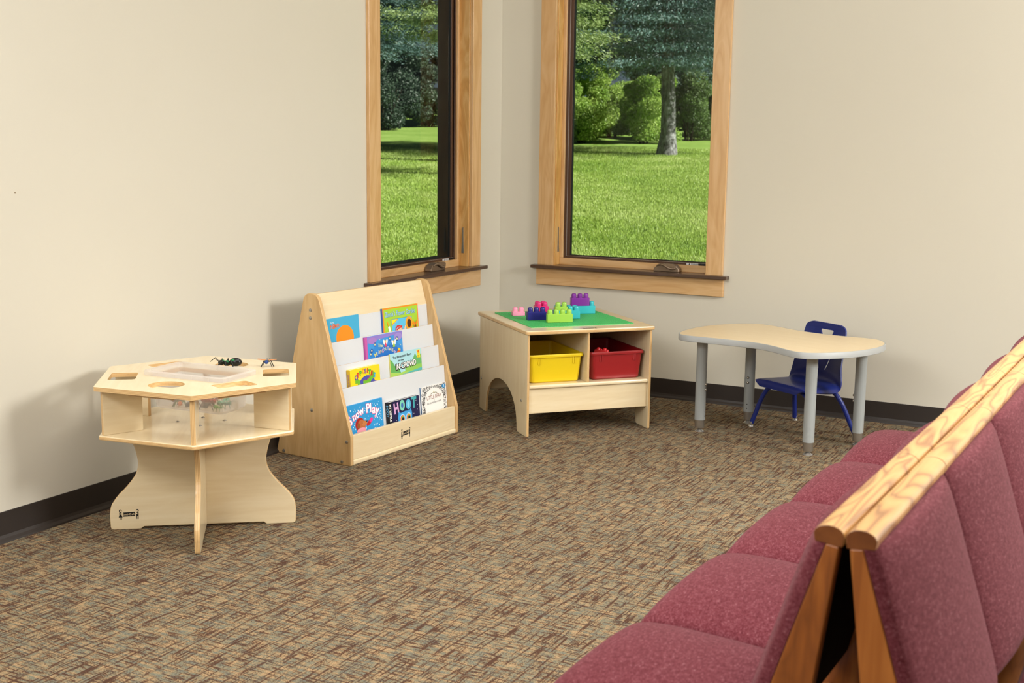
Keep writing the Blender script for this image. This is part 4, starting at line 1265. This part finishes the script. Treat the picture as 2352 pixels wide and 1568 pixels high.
def trunk(t, base, r, hgt):
    b = MB(); P = []; Rr = []
    for k in range(15):
        f = k/14
        P.append((base.x + .03*math.sin(k*1.3), base.y, base.z - .15 + hgt*f)); Rr.append(r*(1 - .75*f) + r*.55*math.exp(-f*hgt*4))
    b.tube(P, Rr, M['bark'], 18); b.build('trunk', t)
def spruce(name, label, base, r, hgt, low, spread, m, seed, whorl=.36, per=10, dens=9.0, droop=.35, leaf=.1, group='trees outside the windows', rtop=None):
    q = np.random.default_rng(seed)
    t = thing(name, label, 'tree', (0, 0, 0), group=group)
    trunk(t, base, r, hgt)
    C_, A_, B_ = [], [], []
    zz = low
    while zz < hgt - .4:
        L0 = spread*(1 - ((zz - low)/(hgt - low))**1.1)*(.85 + .3*q.random())
        for k in range(per):
            an = q.uniform(0, 6.283); L = L0*q.uniform(.75, 1.1)
            dh = np.array([math.cos(an), math.sin(an), 0.])
            npt = int(L*dens)
            for i in range(npt):
                f = (i + q.random())/npt
                rr_ = .12 + f*L
                h = zz + .25*f*L*.25 - droop*(f**1.6)*L*.42 + .25*max(0, f-.8)
                p = np.array([base.x, base.y, base.z]) + dh*rr_ + np.array([0, 0, h])
                w = (.24 + .36*math.sin(math.pi*min(1, f*.9 + .08)))*min(1, L/3)
                m_ = 20
                off = q.normal(0, 1, (m_, 3))*np.array([w*.6, w*.6, .055])
                C_.append(p + off)
                d_ = unit(dh*1.0 + q.normal(0, .55, (m_, 3)) + np.array([0, 0, -.25]))
                A_.append(d_*q.uniform(.5, 1.2, (m_, 1))*leaf*.62)
                B_.append(unit(np.cross(d_, q.normal(0, 1, (m_, 3))))*leaf*.11)
        zz += whorl*q.uniform(.8, 1.2)
    quad_mesh('foliage', np.concatenate(C_), np.concatenate(A_), np.concatenate(B_), m, t)
    return t
spruce('spruce_tree', 'big blue-green spruce with a bare grey trunk, right window', at(1521, 30), .185, 9.5, 2.15, 3.5, M['spruce'], 3, per=17, whorl=.28)
spruce('spruce_tree', 'sunlit yellow-green spruce at the upper left of the right window', at(1262, 23), .16, 9, 2.35, 1.25, M['spruce_lit'], 5, whorl=.26, per=11, leaf=.07, dens=12)
spruce('spruce_tree', 'green spruce high in the left window', at(1052, 27), .2, 11, 2.7, 2.1, M['spruce_lit'], 8, per=10, leaf=.085, droop=.15)
spruce('spruce_tree', 'darker blue-green spruce in the left part of the left window', at(838, 36), .2, 11, 2.5, 2.3, M['spruce'], 9, per=11)

def shrub(label, base, w, hgt, m, seed, n=9000, leaf=.05, name='shrub', cat='shrub', group='shrubs along the lawn edge', solid=True):
    q = np.random.default_rng(seed)
    t = thing(name, label, cat, (0, 0, 0), group=group)
    b = MB()
    for k in range(6):
        a_ = q.uniform(0, 6.28); e = q.uniform(.2, .6)*w
        b.tube([(base.x + .1*math.cos(a_), base.y + .1*math.sin(a_), base.z - .1), (base.x + e*.5*math.cos(a_), base.y + e*.5*math.sin(a_), base.z + hgt*.3), (base.x + e*math.cos(a_), base.y + e*math.sin(a_), base.z + hgt*.5)], [.03, .02, .008], M['twig'], 7)
    b.build('stems', t)
    nl = 16
    lob = np.stack([q.normal(0, .42, nl)*w, q.normal(0, .42, nl)*w, (.08 + .82*np.linspace(0, 1, nl))*hgt], -1)
    lr = (.34 + .2*q.random(nl))*np.minimum(1, 1.25 - lob[:, 2]/hgt*.55)
    i = q.integers(0, nl, n)
    d_ = unit(q.normal(0, 1, (n, 3)))
    rad = q.random(n)[:, None]**.35
    p = lob[i] + d_*rad*(lr[i]*w)[:, None]*np.array([1, 1, .75])
    p = p[p[:, 2] > .06]; n2 = len(p)
    a = unit(q.normal(0, 1, (n2, 3)) + np.array([0, 0, -.2]))
    s = q.uniform(.6, 1.3, (n2, 1))*leaf
    quad_mesh('foliage', p + np.array([base.x, base.y, base.z]), a*s, unit(np.cross(a, q.normal(0, 1, (n2, 3))))*s*.45, m, t)
    return t
for i, (px, d, w, h_, m, lb) in enumerate((
    (1325, 34.5, 1.0, 2.1, 'shrub', 'bright green shrub at the left edge of the right window'),
    (1398, 37.5, 1.05, 2.15, 'shrub', 'bright green shrub left of the spruce trunk, middle one'),
    (1468, 34.8, .95, 1.85, 'shrub', 'bright green shrub closest to the spruce trunk on its left'),
    (1572, 36.5, 1.05, 1.95, 'shrub_shaded', 'darker green shrub just right of the spruce trunk'),
    (1652, 39.0, 1.15, 1.95, 'shrub_shaded', 'darker green shrub at the right edge of the right window'))):
    shrub(lb, at(px, d), w, h_, M[m], 30 + i, 34000, .036)
for i, (px, d, w, h_, lb) in enumerate((
    (885, 40, 1.25, 2.6, 'dark shrub under the trees, left half of the left window'),
    (985, 42.5, 1.3, 2.6, 'dark shrub under the trees, right half of the left window'))):
    shrub(lb, at(px, d), w, h_, M['ever'], 50 + i, 40000, .045)
for i, (px, d, w, h_, lb) in enumerate((
    (770, 44, 2.3, 11, 'dark evergreen behind the left edge of the left window'),
    (905, 57, 2.6, 13, 'dark evergreen far behind the middle of the left window'),
    (1130, 44, 2.3, 11, 'dark evergreen behind the wall strip between the two windows'),
    (1300, 57, 2.6, 13, 'dark evergreen far behind the bright shrubs of the right window'),
    (1490, 44, 2.3, 11, 'dark evergreen straight behind the spruce trunk'),
    (1690, 57, 2.6, 13, 'dark evergreen far behind the right edge of the right window'))):
    shrub(lb, at(px, d), w, h_, M['ever'], 70 + i, 26000, .19, 'evergreen_tree', 'tree', 'dark evergreens behind the lawn')

# ------------------------------------------------------------------ light
wd = bpy.data.worlds.new('sky'); SC.world = wd; wd.use_nodes = True
nt = wd.node_tree; bg = nt.nodes['Background']
sky = nt.nodes.new('ShaderNodeTexSky'); sky.sky_type = 'HOSEK_WILKIE'
sd = Vector((.90, .17, .60)).normalized()
sky.sun_direction = sd; sky.turbidity = 3.0; sky.ground_albedo = .3
nt.links.new(sky.outputs[0], bg.inputs[0]); bg.inputs[1].default_value = .55
def lamp(name, ty, loc, target, energy, color=(1, 1, 1), **kw):
    l = bpy.data.lights.new(name, ty); l.energy = energy; l.color = color
    for k, v in kw.items(): setattr(l, k, v)
    o = bpy.data.objects.new(name, l); COL.objects.link(o); o.location = loc
    d = Vector(target) - Vector(loc); o.rotation_euler = d.to_track_quat('-Z', 'Y').to_euler()
    return o
lamp('sun', 'SUN', (20, 5, 20), (20 - sd.x*10, 5 - sd.y*10, 20 - sd.z*10), 9.5, (1, .95, .86), angle=R(.6))
lamp('studio_key_light', 'AREA', (6.15, -1.75, 2.2), (.6, -2.0, .6), 146, (1, .99, .965), shape='RECTANGLE', size=1.0, size_y=1.0)
lamp('studio_fill_light', 'AREA', (2.2, -7.6, 2.3), (1.6, -1.5, .5), 38, (1, .995, .99), shape='RECTANGLE', size=3.0, size_y=1.6)
lamp('added_overhead_fill', 'AREA', (1.0, -5.6, 2.6), (1.6, 0, 1.0), 74, (1, 1, 1), shape='RECTANGLE', size=1.8, size_y=1.2)  # unseen fill added up high to brighten the right wall
lamp('added_overhead_fill', 'AREA', (2.5, -2.9, 2.7), (2.5, -2.9, 0), 45, (1, .99, .975), shape='RECTANGLE', size=3.0, size_y=3.0, spread=R(105))  # added top light, stands in for bounce off the ceiling

# ------------------------------------------------------------------ camera
f_, yaw, pitch, roll = 2823.46, -.4926, -.1587, .0124
fw = Vector((math.sin(yaw)*math.cos(pitch), math.cos(yaw)*math.cos(pitch), math.sin(pitch)))
r0 = Vector((math.cos(yaw), -math.sin(yaw), 0)); u0 = r0.cross(fw)
rv = r0*math.cos(roll) + u0*math.sin(roll); uv = -r0*math.sin(roll) + u0*math.cos(roll)
cam = bpy.data.cameras.new('camera'); co = bpy.data.objects.new('camera', cam); COL.objects.link(co)
co.matrix_world = Matrix(((rv.x, uv.x, -fw.x, CAMX), (rv.y, uv.y, -fw.y, CAMY), (rv.z, uv.z, -fw.z, 1.3077), (0, 0, 0, 1)))
cam.sensor_width = 36; cam.lens = f_*36/2352; cam.clip_start = .05; cam.clip_end = 300
cam.dof.use_dof = True; cam.dof.focus_distance = 4.9; cam.dof.aperture_fstop = 7.5
SC.camera = co

SC.cycles.use_denoising = True
SC.cycles.max_bounces = 10; SC.cycles.transparent_max_bounces = 24
SC.view_settings.view_transform = 'Standard'; SC.view_settings.look = 'None'
SC.view_settings.exposure = .44; SC.view_settings.gamma = 1; SC.view_settings.use_curve_mapping = False
